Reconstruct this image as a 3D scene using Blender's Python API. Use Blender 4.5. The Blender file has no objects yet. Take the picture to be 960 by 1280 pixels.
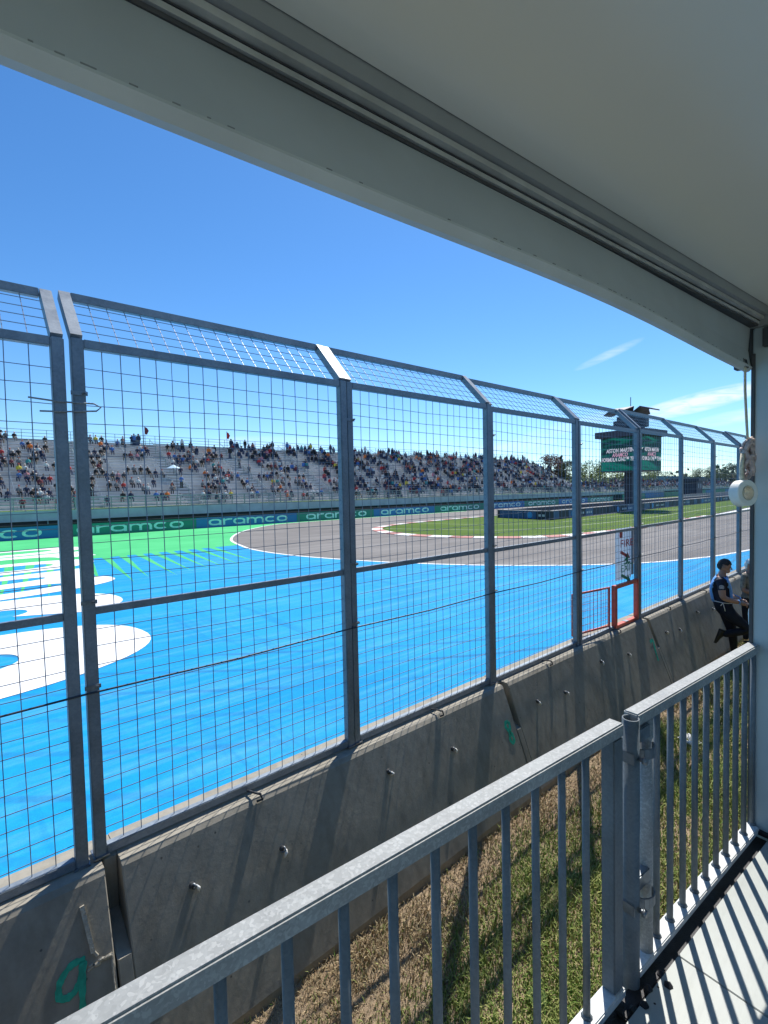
import bpy, bmesh, math, random
from mathutils import Vector, Matrix
random.seed(7)
R = math.radians
scn = bpy.context.scene
col = scn.collection

# ---------------------------------------------------------------- camera
# world: x runs along the catch fence, y points from the booth to the track, z up
cam_d = bpy.data.cameras.new('camera')
cam = bpy.data.objects.new('camera', cam_d); col.objects.link(cam)
scn.camera = cam
cam_d.sensor_fit = 'HORIZONTAL'; cam_d.sensor_width = 36.0
cam_d.lens = 36.0 * 620 / 960
cam_d.clip_start = 0.05; cam_d.clip_end = 6000
TH, PITCH, ROLL = R(48.9), math.atan(26 / 620), 0.022
fw0 = Vector((math.cos(TH), math.sin(TH), 0)); r0 = Vector((math.sin(TH), -math.cos(TH), 0)); zz = Vector((0, 0, 1))
fw = math.cos(PITCH) * fw0 - math.sin(PITCH) * zz
u0 = math.cos(PITCH) * zz + math.sin(PITCH) * fw0
cx = math.cos(ROLL) * r0 - math.sin(ROLL) * u0
cy = math.sin(ROLL) * r0 + math.cos(ROLL) * u0
cam.matrix_world = Matrix(((cx.x, cy.x, -fw.x, 0), (cx.y, cy.y, -fw.y, 0), (cx.z, cy.z, -fw.z, 3.35), (0, 0, 0, 1)))

# ---------------------------------------------------------------- sky, sun, exposure
SUN_EL = R(55); SUN_AZ = math.atan2(0.492, 0.870)
world = bpy.data.worlds.new('World'); scn.world = world; world.use_nodes = True
nt = world.node_tree; nt.nodes.clear()
wo = nt.nodes.new('ShaderNodeOutputWorld'); bg = nt.nodes.new('ShaderNodeBackground')
sky = nt.nodes.new('ShaderNodeTexSky'); sky.sky_type = 'NISHITA'; sky.sun_disc = False
sky.sun_elevation = SUN_EL; sky.sun_rotation = math.pi / 2 - SUN_AZ
sky.altitude = 50; sky.air_density = 0.85; sky.dust_density = 0.1; sky.ozone_density = 2.5
hs = nt.nodes.new('ShaderNodeHueSaturation'); hs.inputs['Saturation'].default_value = 1.16; hs.inputs['Value'].default_value = 0.90
wb = nt.nodes.new('ShaderNodeMix'); wb.data_type = 'RGBA'; wb.blend_type = 'MULTIPLY'; wb.inputs[0].default_value = 1.0
wb.inputs[7].default_value = (0.88, 1.0, 1.10, 1)        # the phone's cool white balance
nt.links.new(sky.outputs[0], wb.inputs[6]); nt.links.new(wb.outputs[2], hs.inputs['Color'])
# thin cirrus streaks low over the horizon, the same all the way round
tc = nt.nodes.new('ShaderNodeTexCoord'); sep = nt.nodes.new('ShaderNodeSeparateXYZ')
nt.links.new(tc.outputs['Generated'], sep.inputs[0])
def wmath(op, a, b=None, c=None):
    n = nt.nodes.new('ShaderNodeMath'); n.operation = op
    for i, v in enumerate((a, b, c)):
        if v is None: continue
        if isinstance(v, (int, float)): n.inputs[i].default_value = v
        else: nt.links.new(v, n.inputs[i])
    return n.outputs[0]
az = wmath('ARCTAN2', sep.outputs[1], sep.outputs[0])
el = wmath('ARCSINE', sep.outputs[2])
CLOUDS = [  # azimuth, elevation, half length, half height, tilt (degrees), strength
    (16.5, 7.9, 6.4, 1.0, 0.17, 1.05), (13.5, 6.2, 4.0, 0.7, 0.12, 0.45), (24.5, 13.4, 3.4, 0.5, 0.34, 0.30),
    (35, 4.6, 6.0, 0.7, 0.1, 0.35), (62, 5.6, 8.0, 0.9, 0.0, 0.3), (28, 6.6, 6.0, 0.8, 0.2, 0.28),
    (-30, 9, 14, 1.6, -0.1, 0.6), (-75, 12, 11, 1.2, 0.2, 0.5), (140, 9, 14, 1.4, 0.1, 0.5), (-150, 10, 13, 1.6, 0.1, 0.55)]
cmb = nt.nodes.new('ShaderNodeCombineXYZ')
nt.links.new(wmath('MULTIPLY', az, 7.0), cmb.inputs[0]); nt.links.new(wmath('MULTIPLY', el, 34.0), cmb.inputs[1])
nz = nt.nodes.new('ShaderNodeTexNoise'); nz.inputs['Scale'].default_value = 2.6; nz.inputs['Detail'].default_value = 7; nz.inputs['Roughness'].default_value = 0.6
nz.inputs['Distortion'].default_value = 0.6
nt.links.new(cmb.outputs[0], nz.inputs['Vector'])
tot = None
for a0, e0, ha, he, tl, st in CLOUDS:
    da = wmath('SUBTRACT', az, R(a0)); de = wmath('SUBTRACT', el, R(e0))
    de = wmath('SUBTRACT', de, wmath('MULTIPLY', da, -tl))
    q = wmath('ADD', wmath('POWER', wmath('ABSOLUTE', wmath('DIVIDE', da, R(ha))), 2.0), wmath('POWER', wmath('ABSOLUTE', wmath('DIVIDE', de, R(he))), 2.0))
    m = wmath('MAXIMUM', wmath('SUBTRACT', 1.0, q), 0.0)
    m = wmath('MULTIPLY', wmath('POWER', m, 0.8), st)
    tot = m if tot is None else wmath('MAXIMUM', tot, m)
cov = wmath('MULTIPLY', tot, wmath('MULTIPLY_ADD', nz.outputs['Fac'], 3.0, -0.72))
cov = wmath('MINIMUM', wmath('MAXIMUM', cov, 0.0), 0.9)
mx = nt.nodes.new('ShaderNodeMix'); mx.data_type = 'RGBA'
nt.links.new(cov, mx.inputs[0]); nt.links.new(hs.outputs[0], mx.inputs[6]); mx.inputs[7].default_value = (5.6, 6.2, 7.0, 1)
nt.links.new(mx.outputs[2], bg.inputs['Color']); bg.inputs['Strength'].default_value = 0.12
nt.links.new(bg.outputs[0], wo.inputs[0])

sun_d = bpy.data.lights.new('sun', 'SUN'); sun_d.energy = 4.3; sun_d.angle = R(0.53); sun_d.color = (1.0, 0.955, 0.88)
sun = bpy.data.objects.new('sun', sun_d); col.objects.link(sun)
sd = Vector((math.cos(SUN_EL) * math.cos(SUN_AZ), math.cos(SUN_EL) * math.sin(SUN_AZ), math.sin(SUN_EL)))
sun.rotation_euler = sd.to_track_quat('Z', 'Y').to_euler(); sun.location = sd * 60

scn.view_settings.view_transform = 'Standard'; scn.view_settings.look = 'None'
scn.view_settings.gamma = 1.0; scn.view_settings.use_curve_mapping = False
scn.view_settings.exposure = 0.58

# ---------------------------------------------------------------- materials
MATS = {}
def new_mat(name):
    m = bpy.data.materials.new(name); m.use_nodes = True
    b = m.node_tree.nodes['Principled BSDF']; MATS[name] = m
    return m, m.node_tree, b
def _lnk(t, a, b): t.links.new(a, b)
def ramp(t, fac, stops):
    n = t.nodes.new('ShaderNodeValToRGB'); e = n.color_ramp.elements
    while len(e) < len(stops): e.new(0.5)
    for i, (p, c) in enumerate(stops): e[i].position = p; e[i].color = (*c, 1)
    _lnk(t, fac, n.inputs[0]); return n.outputs[0]
def coords(t, scale=(1, 1, 1), obj=True):
    c = t.nodes.new('ShaderNodeTexCoord') if obj else t.nodes.new('ShaderNodeNewGeometry')
    mp = t.nodes.new('ShaderNodeMapping'); mp.inputs['Scale'].default_value = scale
    _lnk(t, c.outputs['Object'] if obj else c.outputs['Position'], mp.inputs[0]); return mp.outputs[0]
def noise(t, vec, scale, detail=4, rough=0.55, dist=0.0):
    n = t.nodes.new('ShaderNodeTexNoise'); n.inputs['Scale'].default_value = scale
    n.inputs['Detail'].default_value = detail; n.inputs['Roughness'].default_value = rough; n.inputs['Distortion'].default_value = dist
    _lnk(t, vec, n.inputs['Vector']); return n.outputs['Fac']
def mixc(t, fac, a, b, mode='MIX'):
    n = t.nodes.new('ShaderNodeMix'); n.data_type = 'RGBA'; n.blend_type = mode
    for v, i in ((fac, 0), (a, 6), (b, 7)):
        if isinstance(v, (int, float)): n.inputs[i].default_value = v
        elif isinstance(v, tuple): n.inputs[i].default_value = (*v, 1)
        else: _lnk(t, v, n.inputs[i])
    return n.outputs[2]
def bump(t, b, h, strength=0.3, dist=0.01):
    n = t.nodes.new('ShaderNodeBump'); n.inputs['Strength'].default_value = strength; n.inputs['Distance'].default_value = dist
    _lnk(t, h, n.inputs['Height']); _lnk(t, n.outputs[0], b.inputs['Normal'])
def mat(name, c, rough=0.6, metal=0.0, var=0.18, scale=6.0, bmp=0.0, bscale=None, world_space=False, spec=None):
    if name in MATS: return MATS[name]
    m, t, b = new_mat(name)
    v = coords(t, obj=not world_space)
    f = noise(t, v, scale, 5)
    lo = tuple(x * (1 - var) for x in c); hi = tuple(min(1, x * (1 + var)) for x in c)
    _lnk(t, ramp(t, f, [(0.3, lo), (0.7, hi)]), b.inputs['Base Color'])
    b.inputs['Roughness'].default_value = rough; b.inputs['Metallic'].default_value = metal
    if spec is not None: b.inputs['Specular IOR Level'].default_value = spec
    if bmp: bump(t, b, noise(t, v, bscale or scale * 8, 4), bmp, 0.01)
    return m

def m_galv(name, base, spangle, rough=0.42, metal=0.75, scale=70):
    m, t, b = new_mat(name); v = coords(t)
    vo = t.nodes.new('ShaderNodeTexVoronoi'); vo.inputs['Scale'].default_value = scale
    wv = t.nodes.new('ShaderNodeVectorMath'); wv.operation = 'ADD'
    nn = t.nodes.new('ShaderNodeTexNoise'); nn.inputs['Scale'].default_value = 40; _lnk(t, v, nn.inputs['Vector'])
    sc = t.nodes.new('ShaderNodeVectorMath'); sc.operation = 'SCALE'; sc.inputs['Scale'].default_value = 0.02
    _lnk(t, nn.outputs['Color'], sc.inputs[0]); _lnk(t, v, wv.inputs[0]); _lnk(t, sc.outputs[0], wv.inputs[1]); _lnk(t, wv.outputs[0], vo.inputs['Vector'])
    sr = t.nodes.new('ShaderNodeSeparateColor'); _lnk(t, vo.outputs['Color'], sr.inputs[0])
    c = ramp(t, sr.outputs[0], [(0.0, base), (0.62, tuple(x * 1.12 for x in base)), (0.9, spangle)])
    f = noise(t, v, 5, 6, 0.65)
    c = mixc(t, ramp(t, f, [(0.35, (0.72,) * 3), (0.65, (1.08,) * 3)]), (0, 0, 0), c, 'MIX')
    _lnk(t, c, b.inputs['Base Color']); b.inputs['Metallic'].default_value = metal
    _lnk(t, ramp(t, f, [(0.3, (rough - 0.08,) * 3), (0.7, (rough + 0.14,) * 3)]), b.inputs['Roughness'])
    bump(t, b, noise(t, v, 180, 3), 0.05, 0.002)
    return m
m_galv('galv_rail', (0.29, 0.305, 0.305), (0.40, 0.415, 0.415), 0.6, 0.0, 150)
m_galv('galv_bar', (0.135, 0.162, 0.18), (0.165, 0.19, 0.205), 0.55, 0.1, 120)  # darker copy of the steel: backlit shade put into balusters and posts
m_galv('galv_sunlit', (0.55, 0.57, 0.57), (0.66, 0.68, 0.68), 0.5, 0.0, 120)  # paler copy of the steel: sunlight put into the bottom rail's colour
m_galv('galv_fence', (0.215, 0.255, 0.295), (0.26, 0.30, 0.335), 0.5, 0.3, 90)
mat('wire', (0.19, 0.22, 0.28), 0.5, 0.4, 0.1)
mat('cable', (0.05, 0.06, 0.08), 0.5, 0.4)
mat('clamp', (0.22, 0.24, 0.26), 0.45, 0.7, 0.3, 20)
mat('dark_steel', (0.018, 0.018, 0.022), 0.55, 0.2, 0.4, 18, 0.3)
mat('orange', (0.60, 0.10, 0.06), 0.5, 0, 0.15, 15)
mat('white_paint', (0.80, 0.80, 0.78), 0.6, 0, 0.05, 3)
mat('faded_line', (0.36, 0.40, 0.28), 0.8, 0, 0.3, 2)
mat('booth_paint', (0.42, 0.51, 0.54), 0.5, 0, 0.06, 3)
mat('bracket', (0.07, 0.08, 0.09), 0.5, 0.3)
mat('tarp', (0.43, 0.47, 0.495), 0.5, 0, 0.08, 2.5, 0.15, 8)
mat('tarp_hem', (0.52, 0.56, 0.57), 0.5, 0, 0.08, 5, 0.15, 30)
mat('alu', (0.50, 0.50, 0.48), 0.5, 0.1, 0.18, 9)
mat('gasket', (0.07, 0.07, 0.075), 0.6)
mat('beam_paint', (0.32, 0.33, 0.335), 0.6, 0, 0.08, 3)
mat('rope', (0.62, 0.56, 0.42), 0.85, 0, 0.25, 60, 0.4, 200)
mat('tape_white', (0.80, 0.78, 0.72), 0.55, 0, 0.06, 20)
mat('carabiner', (0.55, 0.42, 0.38), 0.6, 0.1, 0.35, 40, 0.5)
mat('plastic_bag', (0.72, 0.76, 0.74), 0.35, 0, 0.1, 8, 0.3, 12)
mat('green_plastic', (0.05, 0.32, 0.16), 0.4)
mat('spray_green', (0.025, 0.40, 0.26), 0.8, 0, 0.3, 25)
mat('sign_red', (0.60, 0.03, 0.03), 0.5); mat('sign_green', (0.01, 0.30, 0.14), 0.5)
mat('sign_grey', (0.25, 0.28, 0.33), 0.5)
mat('board_blue', (0.012, 0.17, 0.42), 0.5, 0, 0.12, 0.6)
mat('board_green', (0.01, 0.22, 0.155), 0.5, 0, 0.12, 0.6)
mat('board_letter', (0.50, 0.78, 0.72), 0.6)
mat('black_rubber', (0.02, 0.02, 0.025), 0.7)
mat('alu_bench', (0.68, 0.685, 0.69), 0.5, 0.15, 0.12, 0.4)
mat('stand_deck', (0.55, 0.55, 0.555), 0.7, 0.0, 0.15, 0.5)
mat('stand_rail', (0.22, 0.30, 0.28), 0.5, 0.3)
mat('stand_dark', (0.05, 0.055, 0.06), 0.8)
mat('fascia', (0.48, 0.52, 0.51), 0.7, 0, 0.15, 0.8)
mat('bounce_pale', (0.42, 0.41, 0.38), 0.85, 0, 0.12, 0.6)
mat('concrete_grey', (0.30, 0.30, 0.29), 0.85, 0, 0.15, 0.7)
mat('screen_frame', (0.03, 0.035, 0.05), 0.5, 0.2); mat('screen_roof', (0.06, 0.055, 0.08), 0.6)
mat('panel_blue', (0.025, 0.10, 0.23), 0.5); mat('panel_dark', (0.025, 0.033, 0.05), 0.6)
mat('logo_blue', (0.05, 0.30, 0.62), 0.5); mat('logo_white', (0.55, 0.58, 0.60), 0.6)
mat('bark', (0.07, 0.05, 0.035), 0.9, 0, 0.3, 6, 0.5)
mat('kerb_red', (0.42, 0.15, 0.12), 0.7); mat('kerb_white', (0.72, 0.70, 0.66), 0.7)
mat('skin', (0.42, 0.23, 0.16), 0.55, 0, 0.06, 20)
mat('hair', (0.022, 0.016, 0.013), 0.6, 0, 0.3, 60, 0.5, 120)
mat('navy', (0.010, 0.013, 0.032), 0.75, 0, 0.25, 12, 0.4, 30)
mat('trouser', (0.007, 0.009, 0.016), 0.8, 0, 0.25, 12, 0.4, 25)
mat('vest', (0.16, 0.42, 0.85), 0.6, 0, 0.1, 15, 0.3, 25)
mat('cord_white', (0.75, 0.75, 0.72), 0.7)
mat('boot', (0.012, 0.012, 0.013), 0.4)
mat('badge', (0.35, 0.36, 0.40), 0.5, 0, 0.4, 90)
mat('camo', (0.23, 0.21, 0.17), 0.8, 0, 0.5, 18)

def m_concrete():
    m, t, b = new_mat('barrier_concrete'); v = coords(t, obj=False)
    big = noise(t, v, 1.1, 6, 0.62); fine = noise(t, v, 14, 6, 0.7)
    c = ramp(t, big, [(0.25, (0.275, 0.25, 0.20)), (0.5, (0.32, 0.295, 0.24)), (0.75, (0.375, 0.345, 0.285))])
    c = mixc(t, 0.55, c, ramp(t, fine, [(0.3, (0.78,) * 3), (0.7, (1.1,) * 3)]), 'MULTIPLY')
    st = noise(t, coords(t, (9, 9, 0.55), obj=False), 1.0, 5, 0.6)      # rain streaks
    c = mixc(t, 0.38, c, ramp(t, st, [(0.36, (0.55, 0.54, 0.52)), (0.55, (1.0,) * 3)]), 'MULTIPLY')
    vo = t.nodes.new('ShaderNodeTexVoronoi'); vo.inputs['Scale'].default_value = 9; _lnk(t, v, vo.inputs['Vector'])
    c = mixc(t, ramp(t, vo.outputs['Distance'], [(0.045, (0.75,) * 3), (0.075, (0.0,) * 3)]), c, (0.06, 0.055, 0.05))
    _lnk(t, c, b.inputs['Base Color']); b.inputs['Roughness'].default_value = 0.9
    bump(t, b, fine, 0.22, 0.010)
m_concrete()
mat('chipped', (0.46, 0.42, 0.34), 0.95, 0, 0.25, 30, 0.8, 60)

def m_blue():
    m, t, b = new_mat('runoff_blue'); v = coords(t, obj=False)
    f = noise(t, v, 0.22, 7, 0.62, 0.4); s = noise(t, coords(t, (0.16, 2.6, 1), obj=False), 1.0, 7, 0.68, 0.2)
    g = noise(t, v, 11, 6, 0.75); gg = noise(t, v, 70, 3, 0.7)
    c = ramp(t, f, [(0.3, (0.0, 0.25, 0.56)), (0.55, (0.006, 0.305, 0.62)), (0.8, (0.035, 0.35, 0.66))])
    c = mixc(t, ramp(t, s, [(0.47, (0.0,) * 3), (0.70, (0.60,) * 3)]), c, (0.11, 0.40, 0.66))        # brushed, faded paint
    s2 = noise(t, coords(t, (2.0, 0.12, 1), obj=False), 1.0, 6, 0.65)
    c = mixc(t, ramp(t, s2, [(0.56, (0.0,) * 3), (0.72, (0.55,) * 3)]), c, (0.0, 0.18, 0.46))
    c = mixc(t, 0.45, c, ramp(t, g, [(0.3, (0.70,) * 3), (0.7, (1.16,) * 3)]), 'MULTIPLY')
    c = mixc(t, 0.5, c, ramp(t, gg, [(0.3, (0.70,) * 3), (0.7, (1.2,) * 3)]), 'MULTIPLY')
    n3 = noise(t, v, 1.2, 8, 0.75)
    c = mixc(t, ramp(t, n3, [(0.62, (0.0,) * 3), (0.72, (0.35,) * 3)]), c, (0.02, 0.17, 0.42))
    # tyre marks: thin broken dark arcs round the hairpin
    w = t.nodes.new('ShaderNodeTexWave'); w.wave_type = 'RINGS'; w.rings_direction = 'Z'; w.inputs['Scale'].default_value = 0.33; w.inputs['Distortion'].default_value = 3.0; w.inputs['Detail'].default_value = 2; w.inputs['Detail Scale'].default_value = 0.25
    mp = t.nodes.new('ShaderNodeMapping'); mp.inputs['Location'].default_value = (-21, -30, 0); _lnk(t, v, mp.inputs[0]); _lnk(t, mp.outputs[0], w.inputs['Vector'])
    wk = ramp(t, w.outputs['Fac'], [(0.93, (0.0,) * 3), (0.985, (1.0,) * 3)])
    br = ramp(t, noise(t, v, 0.12, 3, 0.5), [(0.46, (0.0,) * 3), (0.60, (0.5,) * 3)])
    mm = mixc(t, 1.0, wk, br, 'MULTIPLY')
    c = mixc(t, mm, c, (0.02, 0.09, 0.20))
    _lnk(t, c, b.inputs['Base Color']); b.inputs['Roughness'].default_value = 0.8; b.inputs['Specular IOR Level'].default_value = 0.15
    bump(t, b, gg, 0.4, 0.006)
m_blue()
def m_green():
    m, t, b = new_mat('runoff_green'); v = coords(t, obj=False)
    f = noise(t, v, 0.3, 6, 0.6)
    _lnk(t, ramp(t, f, [(0.3, (0.055, 0.43, 0.15)), (0.7, (0.09, 0.53, 0.20))]), b.inputs['Base Color'])
    b.inputs['Roughness'].default_value = 0.8; b.inputs['Specular IOR Level'].default_value = 0.15
m_green()
def m_asphalt():
    m, t, b = new_mat('asphalt'); v = coords(t, obj=False)
    f = noise(t, v, 0.18, 6, 0.6); s = noise(t, coords(t, (0.06, 0.9, 1), obj=False), 1.0, 5, 0.6); g = noise(t, v, 16, 4, 0.7)
    c = ramp(t, f, [(0.3, (0.185, 0.172, 0.160)), (0.7, (0.245, 0.230, 0.215))])
    c = mixc(t, 0.7, c, ramp(t, s, [(0.35, (0.72,) * 3), (0.6, (1.05,) * 3)]), 'MULTIPLY')
    c = mixc(t, 0.4, c, ramp(t, g, [(0.3, (0.75,) * 3), (0.7, (1.15,) * 3)]), 'MULTIPLY')
    _lnk(t, c, b.inputs['Base Color']); b.inputs['Roughness'].default_value = 0.85; b.inputs['Specular IOR Level'].default_value = 0.15
m_asphalt()
def m_field():
    m, t, b = new_mat('field_grass'); v = coords(t, obj=False)
    f = noise(t, v, 0.15, 6, 0.65); s = noise(t, coords(t, (0.25, 1.4, 1), obj=False), 1.0, 6, 0.7); g = noise(t, v, 7, 6, 0.8)
    c = ramp(t, f, [(0.3, (0.055, 0.115, 0.012)), (0.7, (0.10, 0.165, 0.022))])
    c = mixc(t, ramp(t, s, [(0.5, (0.0,) * 3), (0.75, (0.5,) * 3)]), c, (0.17, 0.20, 0.05))
    c = mixc(t, 0.6, c, ramp(t, g, [(0.3, (0.6,) * 3), (0.7, (1.25,) * 3)]), 'MULTIPLY')
    _lnk(t, c, b.inputs['Base Color']); b.inputs['Roughness'].default_value = 0.9; b.inputs['Specular IOR Level'].default_value = 0.1
m_field()
def m_verge():
    m, t, b = new_mat('verge_soil'); v = coords(t, obj=False)
    f = noise(t, v, 1.3, 6, 0.65); g = noise(t, v, 38, 5, 0.8)
    c = ramp(t, f, [(0.3, (0.28, 0.20, 0.125)), (0.7, (0.42, 0.325, 0.22))])
    vo = t.nodes.new('ShaderNodeTexVoronoi'); vo.inputs['Scale'].default_value = 110; _lnk(t, v, vo.inputs['Vector'])
    c = mixc(t, 0.55, c, ramp(t, vo.outputs['Distance'], [(0.1, (1.25,) * 3), (0.6, (0.65,) * 3)]), 'MULTIPLY')
    c = mixc(t, 0.5, c, ramp(t, g, [(0.35, (0.55,) * 3), (0.7, (1.4,) * 3)]), 'MULTIPLY')
    _lnk(t, c, b.inputs['Base Color']); b.inputs['Roughness'].default_value = 0.95; b.inputs['Specular IOR Level'].default_value = 0.1
    bump(t, b, vo.outputs['Distance'], 0.5, 0.01)
m_verge()
def m_floor():
    m, t, b = new_mat('floor_board'); v = coords(t, obj=False)
    f = noise(t, v, 2.2, 6, 0.6); sp = noise(t, v, 26, 3, 0.5); sc = noise(t, coords(t, (3, 40, 1), obj=False), 1.0, 5, 0.6)
    c = ramp(t, f, [(0.3, (0.30, 0.325, 0.305)), (0.7, (0.38, 0.405, 0.385))])
    c = mixc(t, ramp(t, sp, [(0.70, (0.0,) * 3), (0.76, (0.55,) * 3)]), c, (0.15, 0.14, 0.12))
    c = mixc(t, 0.5, c, ramp(t, sc, [(0.3, (0.84,) * 3), (0.55, (1.02,) * 3)]), 'MULTIPLY')
    _lnk(t, c, b.inputs['Base Color']); b.inputs['Roughness'].default_value = 0.5
    bump(t, b, sc, 0.06, 0.004)
m_floor()
def m_ceil():
    m, t, b = new_mat('ceiling_panel'); v = coords(t)
    f = noise(t, v, 0.8, 4, 0.5); g = noise(t, v, 30, 4, 0.6)
    c = ramp(t, f, [(0.3, (0.74, 0.74, 0.66)), (0.7, (0.80, 0.79, 0.72))])
    _lnk(t, c, b.inputs['Base Color']); b.inputs['Roughness'].default_value = 0.6
    bump(t, b, g, 0.04, 0.003)
m_ceil()
def m_leaf(name, a, bcol):
    m, t, b = new_mat(name)
    oi = t.nodes.new('ShaderNodeNewGeometry')
    _lnk(t, ramp(t, oi.outputs['Random Per Island'], [(0.0, a), (1.0, bcol)]), b.inputs['Base Color'])
    b.inputs['Roughness'].default_value = 0.7; b.inputs['Specular IOR Level'].default_value = 0.2
m_leaf('grass_blade', (0.09, 0.18, 0.025), (0.40, 0.41, 0.14))
m_leaf('straw_blade', (0.28, 0.21, 0.11), (0.52, 0.42, 0.25))
m_leaf('leaf_light', (0.10, 0.15, 0.02), (0.20, 0.24, 0.045)); m_leaf('leaf_dark', (0.025, 0.05, 0.018), (0.06, 0.085, 0.03))
m_leaf('leaf_red', (0.10, 0.04, 0.03), (0.15, 0.075, 0.05)); m_leaf('leaf_mid', (0.045, 0.085, 0.018), (0.10, 0.14, 0.035))
def m_sheet():        # thin printed plastic: the sun behind it shines through
    m, t, b = new_mat('sign_white'); b.inputs['Base Color'].default_value = (.80, .82, .84, 1); b.inputs['Roughness'].default_value = .5
    tr_ = t.nodes.new('ShaderNodeBsdfTranslucent'); tr_.inputs[0].default_value = (.80, .84, .88, 1); ms = t.nodes.new('ShaderNodeMixShader'); ms.inputs[0].default_value = .55
    o_ = t.nodes['Material Output']; _lnk(t, b.outputs[0], ms.inputs[1]); _lnk(t, tr_.outputs[0], ms.inputs[2]); _lnk(t, ms.outputs[0], o_.inputs[0])
m_sheet()
def m_screen():
    m, t, b = new_mat('screen_green'); v = coords(t)
    w = noise(t, coords(t, (0.25, 0.25, 1.1)), 1.0, 3, 0.5, 1.0)
    c = ramp(t, w, [(0.42, (0.0, 0.022, 0.022)), (0.56, (0.002, 0.15, 0.105))])
    _lnk(t, c, b.inputs['Base Color']); _lnk(t, c, b.inputs['Emission Color']); b.inputs['Emission Strength'].default_value = 0.35
    b.inputs['Roughness'].default_value = 0.6
    m, t, b = new_mat('screen_text'); b.inputs['Base Color'].default_value = (0.7, 0.62, 0.66, 1)
    b.inputs['Emission Color'].default_value = (0.8, 0.7, 0.74, 1); b.inputs['Emission Strength'].default_value = 0.3
    m, t, b = new_mat('screen_pink'); b.inputs['Base Color'].default_value = (0.7, 0.35, 0.45, 1)
    b.inputs['Emission Color'].default_value = (0.75, 0.4, 0.5, 1); b.inputs['Emission Strength'].default_value = 0.3
m_screen()

# ---------------------------------------------------------------- mesh helpers
class MB:
    def __init__(s): s.v = []; s.f = []; s.m = []
    def add(s, vs, fs, mi=0):
        o = len(s.v); s.v += [tuple(v) for v in vs]; s.f += [tuple(i + o for i in f) for f in fs]; s.m += [mi] * len(fs)
    def box(s, x0, x1, y0, y1, z0, z1, mi=0):
        s.add([(x0, y0, z0), (x1, y0, z0), (x1, y1, z0), (x0, y1, z0), (x0, y0, z1), (x1, y0, z1), (x1, y1, z1), (x0, y1, z1)],
              [(0, 3, 2, 1), (4, 5, 6, 7), (0, 1, 5, 4), (1, 2, 6, 5), (2, 3, 7, 6), (3, 0, 4, 7)], mi)
    def bbox(s, x0, x1, y0, y1, z0, z1, bv=0.004, mi=0):        # box with bevelled edges
        bm = bmesh.new(); bmesh.ops.create_cube(bm, size=1)
        for v in bm.verts: v.co = ((x0 + x1) / 2 + v.co.x * (x1 - x0), (y0 + y1) / 2 + v.co.y * (y1 - y0), (z0 + z1) / 2 + v.co.z * (z1 - z0))
        bmesh.ops.bevel(bm, geom=list(bm.edges), offset=bv, segments=2, affect='EDGES')
        s.bm(bm, mi)
    def bm(s, bm, mi=0):
        bm.verts.index_update()
        s.add([v.co.copy() for v in bm.verts], [[v.index for v in f.verts] for f in bm.faces], mi); bm.free()
    def tube(s, pts, r, n=8, mi=0, cap=True, up=None):
        pts = [Vector(p) for p in pts]; rr = r if isinstance(r, (list, tuple)) else [r] * len(pts)
        vs = []; fs = []; prev = None
        for i, p in enumerate(pts):
            d = (pts[min(i + 1, len(pts) - 1)] - pts[max(i - 1, 0)]).normalized()
            if prev is None:
                a = d.cross(Vector((0, 0, 1)));
                if a.length < 1e-3: a = d.cross(Vector((1, 0, 0)))
                a.normalize()
            else:
                a = prev - d * prev.dot(d); a.normalize()
            prev = a; b = d.cross(a)
            for k in range(n):
                t = 2 * math.pi * (k + 0.5) / n
                vs.append(p + (a * math.cos(t) + b * math.sin(t)) * rr[i])
        for i in range(len(pts) - 1):
            for k in range(n):
                fs.append((i * n + k, i * n + (k + 1) % n, (i + 1) * n + (k + 1) % n, (i + 1) * n + k))
        if cap: fs.append(tuple(range(n))[::-1]); fs.append(tuple(range((len(pts) - 1) * n, len(pts) * n)))
        s.add(vs, fs, mi)
    def sqtube(s, p, q, w, h, up=(0, 0, 1), mi=0):              # rectangular bar from p to q, w across, h along up
        p = Vector(p); q = Vector(q); d = (q - p).normalized(); up = Vector(up); a = d.cross(up).normalized(); u = a.cross(d).normalized()
        vs = []
        for e in (p, q):
            for sa, su in ((-1, -1), (1, -1), (1, 1), (-1, 1)): vs.append(e + a * sa * w / 2 + u * su * h / 2)
        s.add(vs, [(0, 1, 2, 3)[::-1], (4, 5, 6, 7), (0, 1, 5, 4), (1, 2, 6, 5), (2, 3, 7, 6), (3, 0, 4, 7)], mi)
    def prism(s, poly, z0, z1, mi=0):
        n = len(poly); vs = [(x, y, z0) for x, y in poly] + [(x, y, z1) for x, y in poly]
        s.add(vs, [tuple(range(n))[::-1], tuple(range(n, 2 * n))] + [(i, (i + 1) % n, n + (i + 1) % n, n + i) for i in range(n)], mi)
    def ball(s, c, r, mi=0, sub=1, sc=(1, 1, 1)):
        bm = bmesh.new(); bmesh.ops.create_icosphere(bm, subdivisions=sub, radius=r)
        for v in bm.verts: v.co = Vector((v.co.x * sc[0] + c[0], v.co.y * sc[1] + c[1], v.co.z * sc[2] + c[2]))
        s.bm(bm, mi)
    def mesh(s, name, mats, smooth=False):
        me = bpy.data.meshes.new(name); me.from_pydata(s.v, [], s.f)
        for m in (mats if isinstance(mats, (list, tuple)) else [mats]): me.materials.append(MATS[m])
        if any(s.m): me.polygons.foreach_set('material_index', s.m)
        if smooth: me.polygons.foreach_set('use_smooth', [True] * len(me.polygons))
        me.update(); return me
    def build(s, name, mats, parent=None, smooth=False, loc=None):
        o = bpy.data.objects.new(name, s.mesh(name, mats, smooth)); col.objects.link(o)
        if parent: o.parent = parent
        if loc: o.location = loc
        return o
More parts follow.
